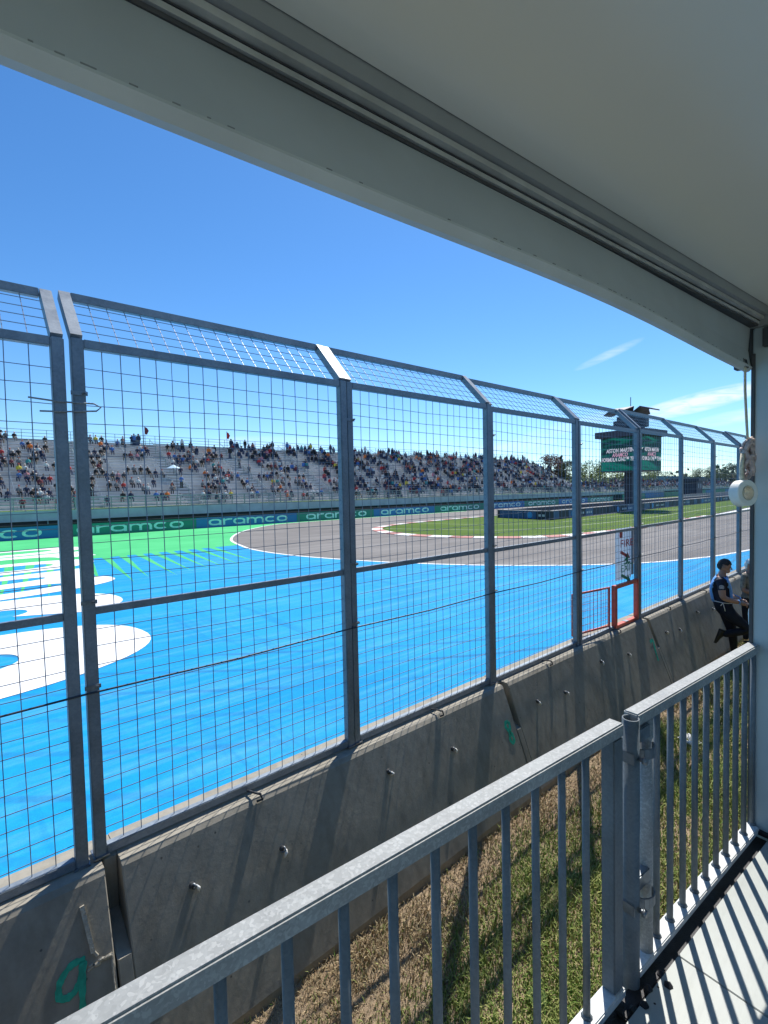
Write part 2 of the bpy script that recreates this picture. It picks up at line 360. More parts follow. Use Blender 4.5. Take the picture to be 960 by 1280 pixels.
def empty(name, loc=(0, 0, 0), rz=0.0):
    o = bpy.data.objects.new(name, None); col.objects.link(o); o.location = loc; o.rotation_euler = (0, 0, rz); o.empty_display_size = 0.1
    return o
def tag(o, label=None, cat=None, group=None, kind=None):
    if label: o['label'] = label
    if cat: o['category'] = cat
    if group: o['group'] = group
    if kind: o['kind'] = kind
    return o
def inst(name, me, parent=None, loc=(0, 0, 0), rz=0):
    o = bpy.data.objects.new(name, me); col.objects.link(o); o.parent = parent; o.location = loc; o.rotation_euler = (0, 0, rz); return o
def sheet(name, poly, z, m, parent=None, kind='structure'):
    bm = bmesh.new(); vs = [bm.verts.new((x, y, z)) for x, y in poly]; f = bm.faces.new(vs)
    if f.normal.z < 0: f.normal_flip()
    bm.normal_update()
    for g in bm.faces:
        if g.normal.z < 0: g.normal_flip()
    bmesh.ops.triangulate(bm, faces=list(bm.faces))
    me = bpy.data.meshes.new(name); bm.to_mesh(me); bm.free(); me.materials.append(MATS[m])
    o = bpy.data.objects.new(name, me); col.objects.link(o)
    if parent: o.parent = parent
    elif kind: o['kind'] = kind
    return o
def catmull(pts, n=8):
    out = []
    P = [pts[0]] + list(pts) + [pts[-1]]
    for i in range(1, len(P) - 2):
        a, b, c, d = (Vector(p) for p in P[i - 1:i + 3])
        for k in range(n):
            t = k / n
            out.append(tuple(0.5 * ((2 * b) + (c - a) * t + (2 * a - 5 * b + 4 * c - d) * t * t + (3 * b - a - 3 * c + d) * t ** 3)))
    out.append(tuple(pts[-1])); return out
def ribbon(pts, w0, w1, z):
    """flat strip along pts, from offset w0 to w1 to the left of travel"""
    b = MB(); vs = []; n = len(pts)
    for i in range(n):
        p = Vector(pts[i]); d = (Vector(pts[min(i + 1, n - 1)]) - Vector(pts[max(i - 1, 0)])).normalized(); nn = Vector((-d.y, d.x))
        for w in (w0, w1): q = p + nn * w; vs.append((q.x, q.y, z))
    b.add(vs, [(2 * i + 1, 2 * i, 2 * i + 2, 2 * i + 3) for i in range(n - 1)]); return b
def text_mesh(s, size, m, extrude=0.0, align='CENTER', shear=0.0, xs=1.0, offset=0.0, fit=None):
    cu = bpy.data.curves.new('lettering', 'FONT'); cu.body = s; cu.size = size; cu.extrude = extrude
    cu.align_x = align; cu.align_y = 'CENTER'; cu.shear = shear; cu.resolution_u = 3; cu.offset = offset
    o = bpy.data.objects.new('lettering', cu); col.objects.link(o)
    dg = bpy.context.evaluated_depsgraph_get(); me = bpy.data.meshes.new_from_object(o.evaluated_get(dg))
    bpy.data.objects.remove(o)
    if fit: xs = fit / (max(v.co.x for v in me.vertices) - min(v.co.x for v in me.vertices))
    for v in me.vertices: v.co.x *= xs
    me.materials.clear(); me.materials.append(MATS[m]); return me

# ---------------------------------------------------------------- rounded stroke letters
def sup(t, rx, ry, e=2.4):
    c, s_ = math.cos(t), math.sin(t); return (rx * math.copysign(abs(c) ** (2 / e), c), ry * math.copysign(abs(s_) ** (2 / e), s_))
def word_mesh(word, H, W, sx, sy, gap, m, z_step=0.002):
    """flat lettering in the xy plane, centred; H tall, W base letter width, sx / sy = width of upright / level strokes"""
    b = MB(); x = 0
    def ring(cx_, cy_, rx, ry, a0, a1, z, n=56):
        vs = []
        for i in range(n + 1):
            t = R(a0 + (a1 - a0) * i / n)
            for q in (sup(t, rx, ry), sup(t, rx - sx, ry - sy)): vs.append((cx_ + q[0], cy_ + q[1], z))
        b.add(vs, [(2 * i + 1, 2 * i, 2 * i + 2, 2 * i + 3) for i in range(n)])
    def stem(xa, y0, y1, z): b.add([(xa, y0, z), (xa + sx, y0, z), (xa + sx, y1, z), (xa, y1, z)], [(0, 1, 2, 3)])
    h = H / 2
    for ch in word:
        w = W * {'o': 1.0, 'c': .95, 'a': 1.0, 'r': .72, 'm': 1.5}[ch]
        if ch == 'o': ring(x + w / 2, 0, w / 2, h, 0, 360, 0)
        if ch == 'c': ring(x + w / 2, 0, w / 2, h, 42, 318, 0)
        if ch == 'a': ring(x + w / 2, 0, w / 2, h, 0, 360, 0); stem(x + w - sx, -h, h * .55, z_step)
        if ch == 'r': stem(x, -h, h, 0); ring(x + w * .92, 0, w * .92, h, 180, 84, z_step, 24)
        if ch == 'm':
            r_ = (w + sx) / 4; stem(x, -h, h, 0)
            for k in (0, 1):
                ring(x + r_ + k * (2 * r_ - sx), 0, r_, h, 180, 0, z_step * (1 + k), 40); stem(x + (2 * r_ - sx) * (k + 1), -h, 0, z_step * (1 + k))
        x += w + gap
    tw = x - gap
    b.v = [(p[0] - tw / 2, p[1], p[2]) for p in b.v]
    return b.mesh('lettering', m), tw

# ================================================================= THE SETTING
sheet('ground', [(-1500, -1500), (3000, -1500), (3000, 3000), (-1500, 3000)], -0.02, 'field_grass')
OUTER = [(60, 49.1), (40, 49.2), (30, 48.9), (25.4, 47.6), (19.7, 42.2), (15.7, 35.7), (14.0, 30.2), (13.5, 26.9), (13.65, 23.5), (14.4, 20.2),
         (15.6, 16.8), (17.3, 13.7), (19.5, 11.0), (22.1, 8.9), (24.6, 7.75), (28.3, 6.8), (36, 6.2), (60, 5.8), (140, 5.8)]
OUT = catmull(OUTER, 8)
sheet('track_road', [(10, 3.7), (200, 3.7), (200, 49.9), (10, 49.9)], -0.008, 'asphalt')
blue = [(-60, 3.25), (200, 3.25), (200, 5.8)] + [p for p in OUT[::-1]] + [(60, 49.95), (-60, 49.95)]
sheet('runoff_pavement', blue, 0.0, 'runoff_blue')
green = [(-60, 49.9), (60, 49.9)] + [p for p in OUT if p[1] > 31.0]
xl = green[-1][0]
sp_ = []
k = 0; x = 12.6
while x > -14:
    sp_ += [(x, 31.0), (x - 1.25 - random.uniform(0, .4), 22.6 - (12.6 - x) * 0.24 + random.uniform(-.5, .5)), (x - 0.40, 31.0)]
    x -= 0.86
sheet('painted_rays', green + [(xl - 0.3, 31.0)] + sp_ + [(-60, 31.0)], 0.004, 'runoff_green')
tag(ribbon(OUT, -0.0, 0.18, 0.008).build('track_edge_line', 'white_paint'), kind='structure')

# giant painted lettering on the run-off, reading towards the wall
wm = empty('painted_lettering'); tag(wm, 'giant white aramco letters painted across the blue run-off', 'lettering')
for ch, yc, w in (('o', 13.3, 5.0), ('c', 18.5, 5.0), ('m', 24.2, 4.0), ('a', 30.2, 4.3), ('r', 34.4, 4.2), ('a', 38.6, 4.3)):
    me, tw = word_mesh(ch, 8.4, w, 1.65 if ch in 'oc' else 1.2, 2.55 if ch in 'oc' else 1.8, 0, 'white_paint', 0.002)
    o = inst('letter', me, wm); top = 3.45 + (yc - 12.9) * 0.123
    # local x (reading) -> -y, local y (up) -> +x
    o.matrix_local = Matrix(((0.12, 0.993, 0, top - 4.2), (-0.993, 0.12, 0, yc), (0, 0, 1, 0.009), (0, 0, 0, 1)))
    o.rotation_euler = (0, 0, R(-90 + 7.0)); o.location = (top - 4.2, yc - 0.5, 0.009)

GRASS = [(150, 38.6), (66.6, 37.3), (50.6, 36.9), (40, 36.6), (33.5, 35.8), (29.4, 33.9), (27.1, 30.4), (26.4, 26.4), (27.6, 22.0), (30.4, 18.7), (35, 17.3), (42, 16.75), (60, 17.2), (84, 18.6), (150, 21.5)]
GR = catmull(GRASS, 6)
sheet('infield_grass', GR, 0.012, 'field_grass')
kerb = MB(); kb = empty('kerb'); tag(kb, kind='structure')
run = [p for p in GR if (p[0] < 52)]
acc = 0; seg = []; pcs = []
dens = catmull([p for p in GRASS if p[0] < 62], 40)
st = [dens[0]]; L = 0
for a, b_ in zip(dens, dens[1:]):
    L += (Vector(b_) - Vector(a)).length; st.append(b_)
    if L >= 1.5:
        pcs.append(st); st = [b_]; L = 0
for i, st in enumerate(pcs):
    r_ = ribbon([st[0], st[len(st) // 2], st[-1]], -0.95, 0.0, 0.0)
    n = len(r_.v); top = [(x_, y_, 0.06 if j % 2 else 0.03) for j, (x_, y_, _) in enumerate(r_.v)]
    bt = [(x_, y_, -0.004) for x_, y_, _ in r_.v]
    q = MB(); q.add(top + bt, r_.f + [(0, 1, n + 1, n), (n - 1, n - 2, 2 * n - 2, 2 * n - 1)] + [(2 * j, n + 2 * j, n + 2 * j + 2, 2 * j + 2) for j in range(n // 2 - 1)] + [(2 * j + 1, 2 * j + 3, n + 2 * j + 3, n + 2 * j + 1) for j in range(n // 2 - 1)])
    q.build('kerb_block', 'kerb_red' if i % 2 else 'kerb_white', kb)
tag(ribbon([(29, 33.2), (33, 24), (37, 21.5), (50, 20.4), (90, 22.0), (150, 25)], 0, 0.16, 0.017).build('grass_line', 'faded_line'), kind='structure')
tag(ribbon([(36, 36.0), (37, 28), (44, 24.6), (80, 24.6)], 0, 0.12, 0.017).build('grass_line', 'faded_line'), kind='structure')
tag(ribbon([(60, 16.2), (84, 17.6), (150, 20.5)], 0, 0.6, 0.013).build('track_edge_line', 'white_paint'), kind='structure')

# ---------------------------------------------------------------- verge between booth and wall
bmv = bmesh.new()
nx, ny = 90, 26
grid = [[bmv.verts.new((-4 + 34 * i / nx, -1.2 + 4.8 * j / ny, 0.012 + 0.03 * random.random() * (1 if 0.7 < -1.2 + 4.8 * j / ny < 3 else 0.3))) for j in range(ny + 1)] for i in range(nx + 1)]
for i in range(nx):
    for j in range(ny): bmv.faces.new((grid[i][j], grid[i + 1][j], grid[i + 1][j + 1], grid[i][j + 1]))
me = bpy.data.meshes.new('verge'); bmv.to_mesh(me); bmv.free(); me.materials.append(MATS['verge_soil'])
for p in me.polygons: p.use_smooth = True
o = bpy.data.objects.new('verge', me); col.objects.link(o); tag(o, kind='structure')

def blades(name, n, xr, yr, dens, hr, m, label, seed):
    rnd = random.Random(seed); b = MB(); c = 0
    V = b.v; F = b.f
    while c < n:
        t = rnd.random() ** 2.0; x_ = xr[0] + (xr[1] - xr[0]) * t; y_ = rnd.uniform(*yr)
        if rnd.random() > dens(x_, y_): continue
        h = rnd.uniform(*hr) * (1 + 0.25 * math.sin(x_ * 3 + y_ * 5)); a = rnd.uniform(0, 6.283); w = rnd.uniform(.002, .004) * (1 + x_ * 0.10)
        lx, ly = math.cos(a) * h * rnd.uniform(.1, .9), math.sin(a) * h * rnd.uniform(.1, .9)
        px, py = -math.sin(a) * w, math.cos(a) * w; z = 0.015; k_ = len(V)
        V += [(x_ - px, y_ - py, z), (x_ + px, y_ + py, z), (x_ + lx * .45 - px * .8, y_ + ly * .45 - py * .8, z + h * .6), (x_ + lx * .45 + px * .8, y_ + ly * .45 + py * .8, z + h * .6), (x_ + lx, y_ + ly, z + h * .85)]
        F += [(k_, k_ + 1, k_ + 3, k_ + 2), (k_ + 2, k_ + 3, k_ + 4)]; c += 1
    b.m = [0] * len(F)
    o = b.build(name, m); tag(o, label, 'grass', kind='stuff'); return o
def clump(x_, y_):
    v = 0.5 + 0.5 * math.sin(x_ * 1.9 + 1.3 * math.sin(y_ * 2.7)) * math.sin(y_ * 3.1 + 1.1 * math.sin(x_ * 2.3))
    return v
def dgrass(x_, y_):
    e = max(0.0, min(1.0, (2.58 + 0.16 * math.sin(x_ * 2.1) + 0.08 * math.sin(x_ * 5.3) + 0.02 * x_ - y_) / 0.45))
    return (e ** 1.6) * (0.35 + 0.65 * clump(x_, y_)) + 0.02
def dstraw(x_, y_):
    return (0.28 + 0.5 * (1 - clump(x_, y_))) * (1.0 if y_ > 2.3 else 0.4)
blades('grass', 165000, (0.4, 15), (0.75, 2.95), dgrass, (0.025, 0.10), 'grass_blade', 'patchy green grass on the strip between railing and concrete wall', 3)
blades('dry_grass', 75000, (0.4, 15), (0.75, 2.95), dstraw, (0.015, 0.07), 'straw_blade', 'dry straw scattered over the bare soil beside the wall', 5)

# ---------------------------------------------------------------- concrete barrier blocks
PITCHX = 1.985; X0 = 0.545
WT, YF, YB0 = 1.15, 3.27, 2.86          # top height, face at top, face at base
def block_mesh(L):
    """wall block, its left end has a connector pocket in the top"""
    b = MB()
    prof = [(YB0, -0.02), (YB0 - 0.0, 0.10), (YF - 0.012, WT - 0.03), (YF + 0.012, WT), (3.60, WT), (3.72, 0.10), (3.72, -0.02)]
    prof2 = [(YB0, -0.02), (YB0, 0.10), (3.094, 0.70), (3.12, 0.704), (3.36, 0.82), (3.36, WT - 0.005), (3.60, WT - 0.005), (3.72, 0.10), (3.72, -0.02)]
    def ext(pr, xa, xb, mi=0):
        n = len(pr); vs = [(xa, y, z) for y, z in pr] + [(xb, y, z) for y, z in pr]
        b.add(vs, [tuple(range(n)), tuple(range(2 * n - 1, n - 1, -1))] + [(i, n + i, n + (i + 1) % n, (i + 1) % n) for i in range(n)], mi)
    ext(prof2, 0.008, 0.085); ext(prof, 0.086, L - 0.003)
    bm = bmesh.new(); vs = [bm.verts.new(v) for v in b.v]
    for f in b.f: bm.faces.new([vs[i] for i in f])
    bmesh.ops.recalc_face_normals(bm, faces=list(bm.faces))
    bmesh.ops.bevel(bm, geom=[e for e in bm.edges if e.calc_length() < 1.4 and abs(e.verts[0].co.z - e.verts[1].co.z) > .05], offset=0.006, segments=1, affect='EDGES')
    me = bpy.data.meshes.new('block_body'); bm.to_mesh(me); bm.free(); me.materials.append(MATS['barrier_concrete']); return me
bme = block_mesh(2 * PITCHX)
def face_y(z): return YB0 + (YF - 0.012 - YB0) * (z - 0.10) / (WT - 0.13)
def eye_mesh():
    b = MB(); b.tube([(0, 0.02, 0.012), (0, -0.02, 0.01), (0, -0.035, -0.004), (0, -0.02, -0.02), (0, 0.015, -0.022)], 0.007, 6)
    b.tube([(0.004, -0.03, 0.0), (0.012, -0.04, -0.02), (0.016, -0.035, -0.05)], [0.009, 0.011, 0.006], 6, 1)
    b.tube([(0, 0.01, 0), (0, -0.012, 0)], 0.02, 8, 2)
    return b.mesh('lifting_loop', ['clamp', 'white_paint', 'stand_dark'], True)
loop_me = eye_mesh()
def spray(digits, name, parent, x, z, h, w):
    """painted stroke lying on the battered face"""
    b = MB()
    zoff = 0
    for path in digits:
        P = catmull(path, 6); n = len(P); vs = []
        for i in range(n):
            p = Vector(P[i]); d = (Vector(P[min(i + 1, n - 1)]) - Vector(P[max(i - 1, 0)])).normalized(); nn = Vector((-d.y, d.x))
            ww = w * (1 + 0.25 * math.sin(i * 1.7) * math.sin(i * .6))
            for s_ in (-.5, .5):
                q = p + nn * s_ * ww / h
                zz_ = z + q.y * h; vs.append((x + q.x * h, face_y(zz_) - 0.004 - zoff, zz_))
        b.add(vs, [(2 * i, 2 * i + 1, 2 * i + 3, 2 * i + 2) for i in range(n - 1)]); zoff += 0.002
    return b.build(name, 'spray_green', parent)
NINE = [[(0.30, 0.95), (0.05, 0.98), (-0.18, 0.80), (-0.22, 0.55), (-0.02, 0.48), (0.16, 0.62), (0.26, 0.95)], [(0.27, 0.93), (0.20, 0.5), (0.16, 0.05), (0.16, -0.2)]]
EIGHT = [[(0.12, 0.98), (-0.1, 0.98), (-0.18, 0.80), (-0.02, 0.55), (0.16, 0.3), (0.14, 0.04), (-0.04, 0.02), (-0.12, 0.22), (0.04, 0.5), (0.16, 0.78), (0.12, 0.98)]]
SEVEN = [[(-0.18, 0.95), (0.2, 0.97), (0.05, 0.5), (-0.04, 0.02)]]
blocks = []
for i in range(-1, 6):
    xb = X0 + 0.05 + i * 2 * PITCHX
    rt = empty('concrete_barrier', (xb, 0, 0))
    lab = {-1: 'concrete barrier block sprayed with a green nine beside the open post gap', 0: 'concrete barrier block sprayed with a small green figure eight near its joint', 1: 'concrete barrier block with a smeared green 7 below the orange hatch'}.get(i, 'plain concrete barrier block under the fence past the orange hatch')
    tag(rt, lab, 'barrier', 'concrete wall blocks carrying the catch fence')
    inst('block_body', bme, rt)
    for fx, fz in ((0.5, 0.86), (1.05, 0.80), (2.15, 0.92), (2.95, 0.84)):
        o = inst('lifting_loop', loop_me, rt, (fx + random.uniform(-.05, .05), face_y(fz) - 0.002, fz)); o.rotation_euler = (random.uniform(-.2, .2), random.uniform(-.5, .5), random.uniform(-.6, .6))
    L = 2 * PITCHX
    if i == -1: spray(NINE, 'painted_number', rt, L - 0.22, 0.55, 0.25, 0.032)
    if i == 0: spray(EIGHT, 'painted_number', rt, L - 0.13, 0.62, 0.20, 0.038)
    if i == 1: spray(SEVEN, 'painted_number', rt, L - 0.14, 0.55, 0.30, 0.05)
    # broken mortar strip at the right end of the block
    if i in (-1,):
        b = MB(); rr = random.Random(4)
        pts = [(L - 0.135, 1.04), (L - 0.12, 0.82)]
        b.sqtube((L - .135, face_y(1.03) - .005, 1.03), (L - .105, face_y(.80) - .005, .80), .022, .02, (0, 1, 0))
        b.sqtube((L - .10, face_y(.80) - .004, .80), (L - .085, face_y(.775) - .004, .775), .012, .018, (0, 1, 0))
        for kx in range(14):
            q = rr.random(); b.ball((L - .15 + q * .13, face_y(.745) - .004, .745 + rr.uniform(-.02, .03) * (1 - q)), rr.uniform(.008, .018), 0, 1, (1.2, .6, .8))
        zs = [.755 - .06 * j for j in range(11)]
        b.tube([(L - .018 + rr.uniform(-.003, .003), face_y(z_) - .002, z_) for z_ in zs], [.008 * rr.uniform(.5, 1.1) for _ in zs], 5)
        b.build('broken_edge', 'chipped', rt)
    for fx in (0.95, 2.9):      # loose wire hook on the ledge
        b = MB(); b.tube([(fx, 3.36, WT + .03), (fx + .01, 3.29, WT + .045), (fx + .05, 3.255, WT + .03), (fx + .06, 3.25, WT - .01), (fx + .02, 3.258, WT - .012)], 0.009, 6)
        b.build('wire_hook', 'stand_dark', rt, True)

# ---------------------------------------------------------------- catch fence panels
FY, ZB, ZM, ZT = 3.40, 1.185, 2.66, 4.27
OY, OZ = 3.73, 4.62
PW = 0.066
def fence_panel(w, gate=False, seed=0):
    """one framed panel, local x 0..w; returns list of (name, mesh, kind)"""
    out = []
    def p(name, fn, m='galv_fence', kind=None, sm=False):
        b = MB(); fn(b); out.append((name, b.mesh(name, m, sm), kind))
    for xx in (PW / 2, w - PW / 2):
        p('post', lambda b: b.bbox(xx - PW / 2, xx + PW / 2, FY - PW / 2, FY + PW / 2, WT + 0.003, ZT, 0.006))
        p('overhang_arm', lambda b: b.sqtube((xx, FY, ZT + 0.002), (xx, OY, OZ), PW - 0.004, PW - 0.006, (0, -1, 1)))
        p('base_plate', lambda b: b.bbox(xx - 0.045 if xx > w / 2 else xx - 0.04, xx + 0.04 if xx > w / 2 else xx + 0.045, FY - 0.045, FY + 0.07, WT + 0.002, WT + 0.014, 0.002), 'clamp')
    xi, xo = PW + 0.001, w - PW - 0.001
    p('top_rail', lambda b: b.bbox(xi, xo, FY - .026, FY + .026, ZT - .052, ZT, .004))
    p('overhang_rail', lambda b: b.bbox(xi, xo, OY - .024, OY + .024, OZ - .030, OZ + .022, .004))
    p('middle_rail', lambda b: b.bbox(xi, xo, FY - .018, FY + .018, ZM - .022, ZM + .022, .003))
    gx0 = 1.06 if gate else None
    def bottom(b):
        b.bbox(xi, gx0 if gate else xo, FY - .026, FY + .026, ZB - .028, ZB + .026, .004)
    p('bottom_rail', bottom)
    rnd = random.Random(seed)
    def meshw(b):
        nv = 18; r = 0.0027; wob = lambda: rnd.uniform(-.011, .011)
        gz = 1.80
        for i in range(1, nv):
            xx = PW + (w - 2 * PW) * i / nv + wob() * .5
            z0 = gz if (gate and xx > gx0) else ZB + .02
            b.tube([(xx + wob() * .4, FY + .004, z0), (xx + wob(), FY + .004 + wob(), (z0 + ZT) / 2), (xx + wob() * .4, FY + .004, ZT - .05)], r, 4, cap=False)
            b.tube([(xx, FY + .01, ZT - .01), (xx, OY - .005, OZ - .03)], r, 4, cap=False)
        z = ZB + .11
        while z < ZT - .08:
            x1 = gx0 if (gate and z < gz) else xo
            b.tube([(xi, FY + .009, z + wob()), ((xi + x1) / 2, FY + .009 + wob(), z + wob() * 1.4), (x1, FY + .009, z + wob())], r, 4, cap=False); z += 0.104
        for j in range(1, 5):
            t = j / 5; b.tube([(xi, FY + (OY - FY) * t + .004, ZT + (OZ - ZT) * t), (xo, FY + (OY - FY) * t + .004, ZT + (OZ - ZT) * t)], r, 4, cap=False)
    p('wire_mesh', meshw, 'wire', 'stuff')
    for z in (3.95, 2.72, 2.21):
        def tie(b):
            b.box(-0.012, PW + .008, FY - PW / 2 - .006, FY - PW / 2 - .001, z - .012, z + .012)
            b.tube([(PW * .7, FY - PW / 2 - .004, z), (PW * .7 + .015, FY - PW / 2 - .03, z + .004)], .007, 6)
        p('clamp', tie, 'clamp')
    return out
SETS = [fence_panel(PITCHX - 0.006, False, s) for s in (1, 2, 3)]
GATE = fence_panel(PITCHX - 0.006, True, 9)
def place_panel(xs, parts, label, dz=0):
    rt = empty('catch_fence', (xs, 0, dz)); rt.rotation_euler = (random.uniform(-.004, .004), 0, random.uniform(-.003, .003)); tag(rt, label, 'fence', 'catch fence panels along the concrete wall')
    for n_, me_, kd in parts:
        o = inst(n_, me_, rt)
        if kd: o['kind'] = kd
    return rt
for i in range(-1, 11):
    gate = (i == 3)
    lab = 'galvanised mesh catch fence panel on top of the concrete wall'
    if gate: lab = 'mesh catch fence panel cut out for the orange-framed hatch'
    if i == -1: lab = 'mesh fence panel left of the open gap between two posts'
    lab = {1: 'mesh catch fence section standing over the green figure eight', 2: 'mesh catch fence section crossed by the open orange hatch at its end', 4: 'mesh catch fence section just past the fire exit sign', 5: 'mesh catch fence section behind the leaning person'}.get(i, lab)
    if i == 0: lab = 'mesh fence panel right of the open gap between two posts'
    xs = X0 + i * PITCHX + (0.008 if i >= 0 else -0.018)
    place_panel(xs, GATE if gate else SETS[i % 3], lab, random.uniform(-.006, .006))
# bent wire tie across the first pair of posts
b = MB(); b.tube([(X0 - .20, FY - .05, 3.91), (X0 - .05, FY - .045, 3.90), (X0 + .12, FY - .045, 3.905), (X0 + .155, FY - .05, 3.885), (X0 + .13, FY - .05, 3.862), (X0 - .03, FY - .05, 3.845), (X0 - .15, FY - .055, 3.838)], 0.005, 6)
tag(b.build('wire_tie', 'galv_rail', None, True), 'bent wire tie looped round two fence posts', 'wire')
# tension cable
b = MB(); pts = []
for i in range(-1, 11):
    xs = X0 + i * PITCHX; pts += [(xs, FY - .042, 2.185), (xs + PITCHX / 2, FY - .03, 2.185 - .018)]
b.tube(pts, 0.0065, 6)
tag(b.build('tension_cable', 'cable', None, True), 'black steel cable strung along the fence at chest height', 'cable')
# ---- orange hatch frame and swung-open hatch
gx = X0 + 3 * PITCHX + 0.02
hf = empty('fence_hatchway', (gx, 0, 0)); tag(hf, 'orange steel hatch frame set into the fence panel', 'hatchway')
hx0, hx1, hz0, hz1 = 1.062, PITCHX - 0.006 - PW - .002, 1.157, 1.775
b = MB(); b.bbox(hx0, hx0 + .06, FY - .05, FY + .02, hz0, hz1 + .05, .004); b.build('upright', 'orange', hf)
b = MB(); b.bbox(hx1 - .05, hx1 + .0, FY - .05, FY + .02, hz0, hz1 + .05, .004); b.build('upright', 'orange', hf)
b = MB(); b.bbox(hx0 + .0605, hx1 - .0505, FY - .045, FY + .018, hz1 - .005, hz1 + .045, .004); b.build('head_rail', 'orange', hf)
b = MB(); b.bbox(hx0 + .0605, hx1 - .0505, FY - .05, FY + .02, hz0 + .002, hz0 + .05, .004); b.build('sill_rail', 'orange', hf)
b = MB(); b.bbox((hx0 + hx1) / 2 - .06, (hx0 + hx1) / 2 + .03, FY - .053, FY + .02, hz0 + .046, hz0 + .056, .002); b.build('latch_plate', 'clamp', hf)
hd = empty('hatch', (gx + hx0 - .005, FY + .045, 0), R(180 - 9)); tag(hd, 'orange mesh hatch swung open against the back of the fence', 'hatch')
W_ = 0.90
for nm, a_ in (('frame_stile', (0, .03, -.012, .012, hz0 + .03, hz1 + .03)), ('frame_stile', (W_ - .03, W_, -.012, .012, hz0 + .03, hz1 + .03)), ('frame_rail', (.0305, W_ - .0305, -.012, .012, hz0 + .03, hz0 + .058)), ('frame_rail', (.0305, W_ - .0305, -.012, .012, hz1 + .002, hz1 + .03))):
    b = MB(); b.bbox(*a_, .003); b.build(nm, 'orange', hd)
b = MB()
for i in range(1, 9): b.tube([(W_ * i / 9, 0, hz0 + .05), (W_ * i / 9, 0, hz1 + .01)], .003, 4, cap=False)
for i in range(1, 6): b.tube([(.02, .006, hz0 + .05 + (hz1 - hz0) * i / 6), (W_ - .02, .006, hz0 + .05 + (hz1 - hz0) * i / 6)], .003, 4, cap=False)
tag(b.build('hatch_mesh', 'orange', hd), kind='stuff')

# ---- FIRE / EXIT sign on the track side of the fence
fs = empty('fire_exit_sign', (7.80, FY + 0.05, 0)); tag(fs, 'white fire exit sign with red and green arrows tied behind the mesh', 'sign')
SZ0, SZ1, SW = 1.86, 2.68, 0.70
b = MB(); n = 14; vs = []
for i in range(n + 1):
    t = i / n; x_ = SW * t; y_ = -0.03 * math.sin(math.pi * t) ** 2 * 0.6 + (0.05 * max(0, t - .8) / .2)
    vs += [(x_, y_, SZ0), (x_, y_, SZ1), (x_, y_ + .006, SZ0), (x_, y_ + .006, SZ1)]
fc = []
for i in range(n):
    a = 4 * i; c = a + 4
    fc += [(a, c, c + 1, a + 1), (a + 2, a + 3, c + 3, c + 2), (a + 1, c + 1, c + 3, a + 3), (a, a + 2, c + 2, c)]
fc += [(0, 1, 3, 2), (4 * n, 4 * n + 2, 4 * n + 3, 4 * n + 1)]
b.add(vs, fc); b.build('sign_panel', 'sign_white', fs)
b = MB(); b.box(SW + .003, SW + .08, .045, .07, SZ0 + .01, SZ1 - .03); b.build('side_strip', 'sign_grey', fs)
def sign_text(s, size, x_, z_, m, xs=1.0):
    o = inst('lettering', text_mesh(s, size, m, 0.001, fit=0.46), fs, (x_, -0.026, z_)); o.rotation_euler = (R(90), 0, 0)
sign_text('FIRE', 0.17, 0.35, 2.43, 'sign_red', 1.25); sign_text('EXIT', 0.17, 0.36, 2.03, 'sign_green', 1.25)
def arrow(z_, m, x_=.12):
    b = MB(); ang = R(-20); c_, s_ = math.cos(ang), math.sin(ang)
    poly = [(0, .025), (.24, .025), (.24, .065), (.36, 0), (.24, -.065), (.24, -.025), (0, -.025)]
    q = [(x_ + px * c_ - py * s_, z_ + px * s_ + py * c_) for px, py in poly]; n = len(q)
    b.add([(a, -.027, c) for a, c in q] + [(a, -.0235, c) for a, c in q], [tuple(range(n))[::-1], tuple(range(n, 2 * n))] + [(i, (i + 1) % n, n + (i + 1) % n, n + i) for i in range(n)])
    b.build('arrow', m, fs)
arrow(2.31, 'sign_red'); arrow(1.94, 'sign_green', .14)
b = MB(); b.box(.10, .20, -.0225, -.0195, 2.53, 2.64); b.build('extinguisher_pictogram', 'sign_red', fs)
b = MB()        # running figure
for a_, c_, r_ in (((.33, 2.20), (.36, 2.14), .02), ((.36, 2.14), (.41, 2.10), .014), ((.41, 2.10), (.46, 2.12), .012), ((.36, 2.14), (.31, 2.10), .014), ((.31, 2.10), (.25, 2.11), .012), ((.34, 2.20), (.41, 2.19), .011), ((.33, 2.19), (.27, 2.16), .011)):
    b.tube([(a_[0], -.026, a_[1]), (c_[0], -.026, c_[1])], r_ * .9, 6)
b.ball((.345, -.026, 2.235), .022, 0, 1); b.build('running_figure', 'sign_green', fs)

# ================================================================= THE BOOTH (railing line turned 4.4 degrees from the fence)
PHI = R(4.4); FZ = 1.5
booth = lambda n: empty(n, (0, 0, 0), -PHI)
fl = booth('floor'); tag(fl, kind='structure')
for k in range(-3, 4):
    a0 = 2.02 - 1.22 * k
    if a0 < -2.6: continue
    a1 = min(a0 + 1.216, 3.085) if k == 0 else a0 + 1.216
    if k < 0: continue
    b = MB(); b.bbox(a0, a1, -2.4, 0.835, FZ - .035, FZ, .002); b.build('floor_panel', 'floor_board', fl)
b = MB(); b.box(-3.0, 3.11, 0.84, 0.90, FZ - .16, FZ - .028); b.build('edge_beam', 'dark_steel', fl)
b = MB(); b.box(-3.0, 3.05, -2.4, 0.838, FZ - .12, FZ - .037); b.build('underframe', 'dark_steel', fl)
# steel legs under the platform
for a_ in (-2.4, 0.2, 2.9):
    for b0 in (-2.2, 0.78):
        b = MB(); b.sqtube((a_, b0, -0.01), (a_, b0, FZ - .161), .08, .08, (0, 1, 0)); b.build('platform_leg', 'dark_steel', fl)

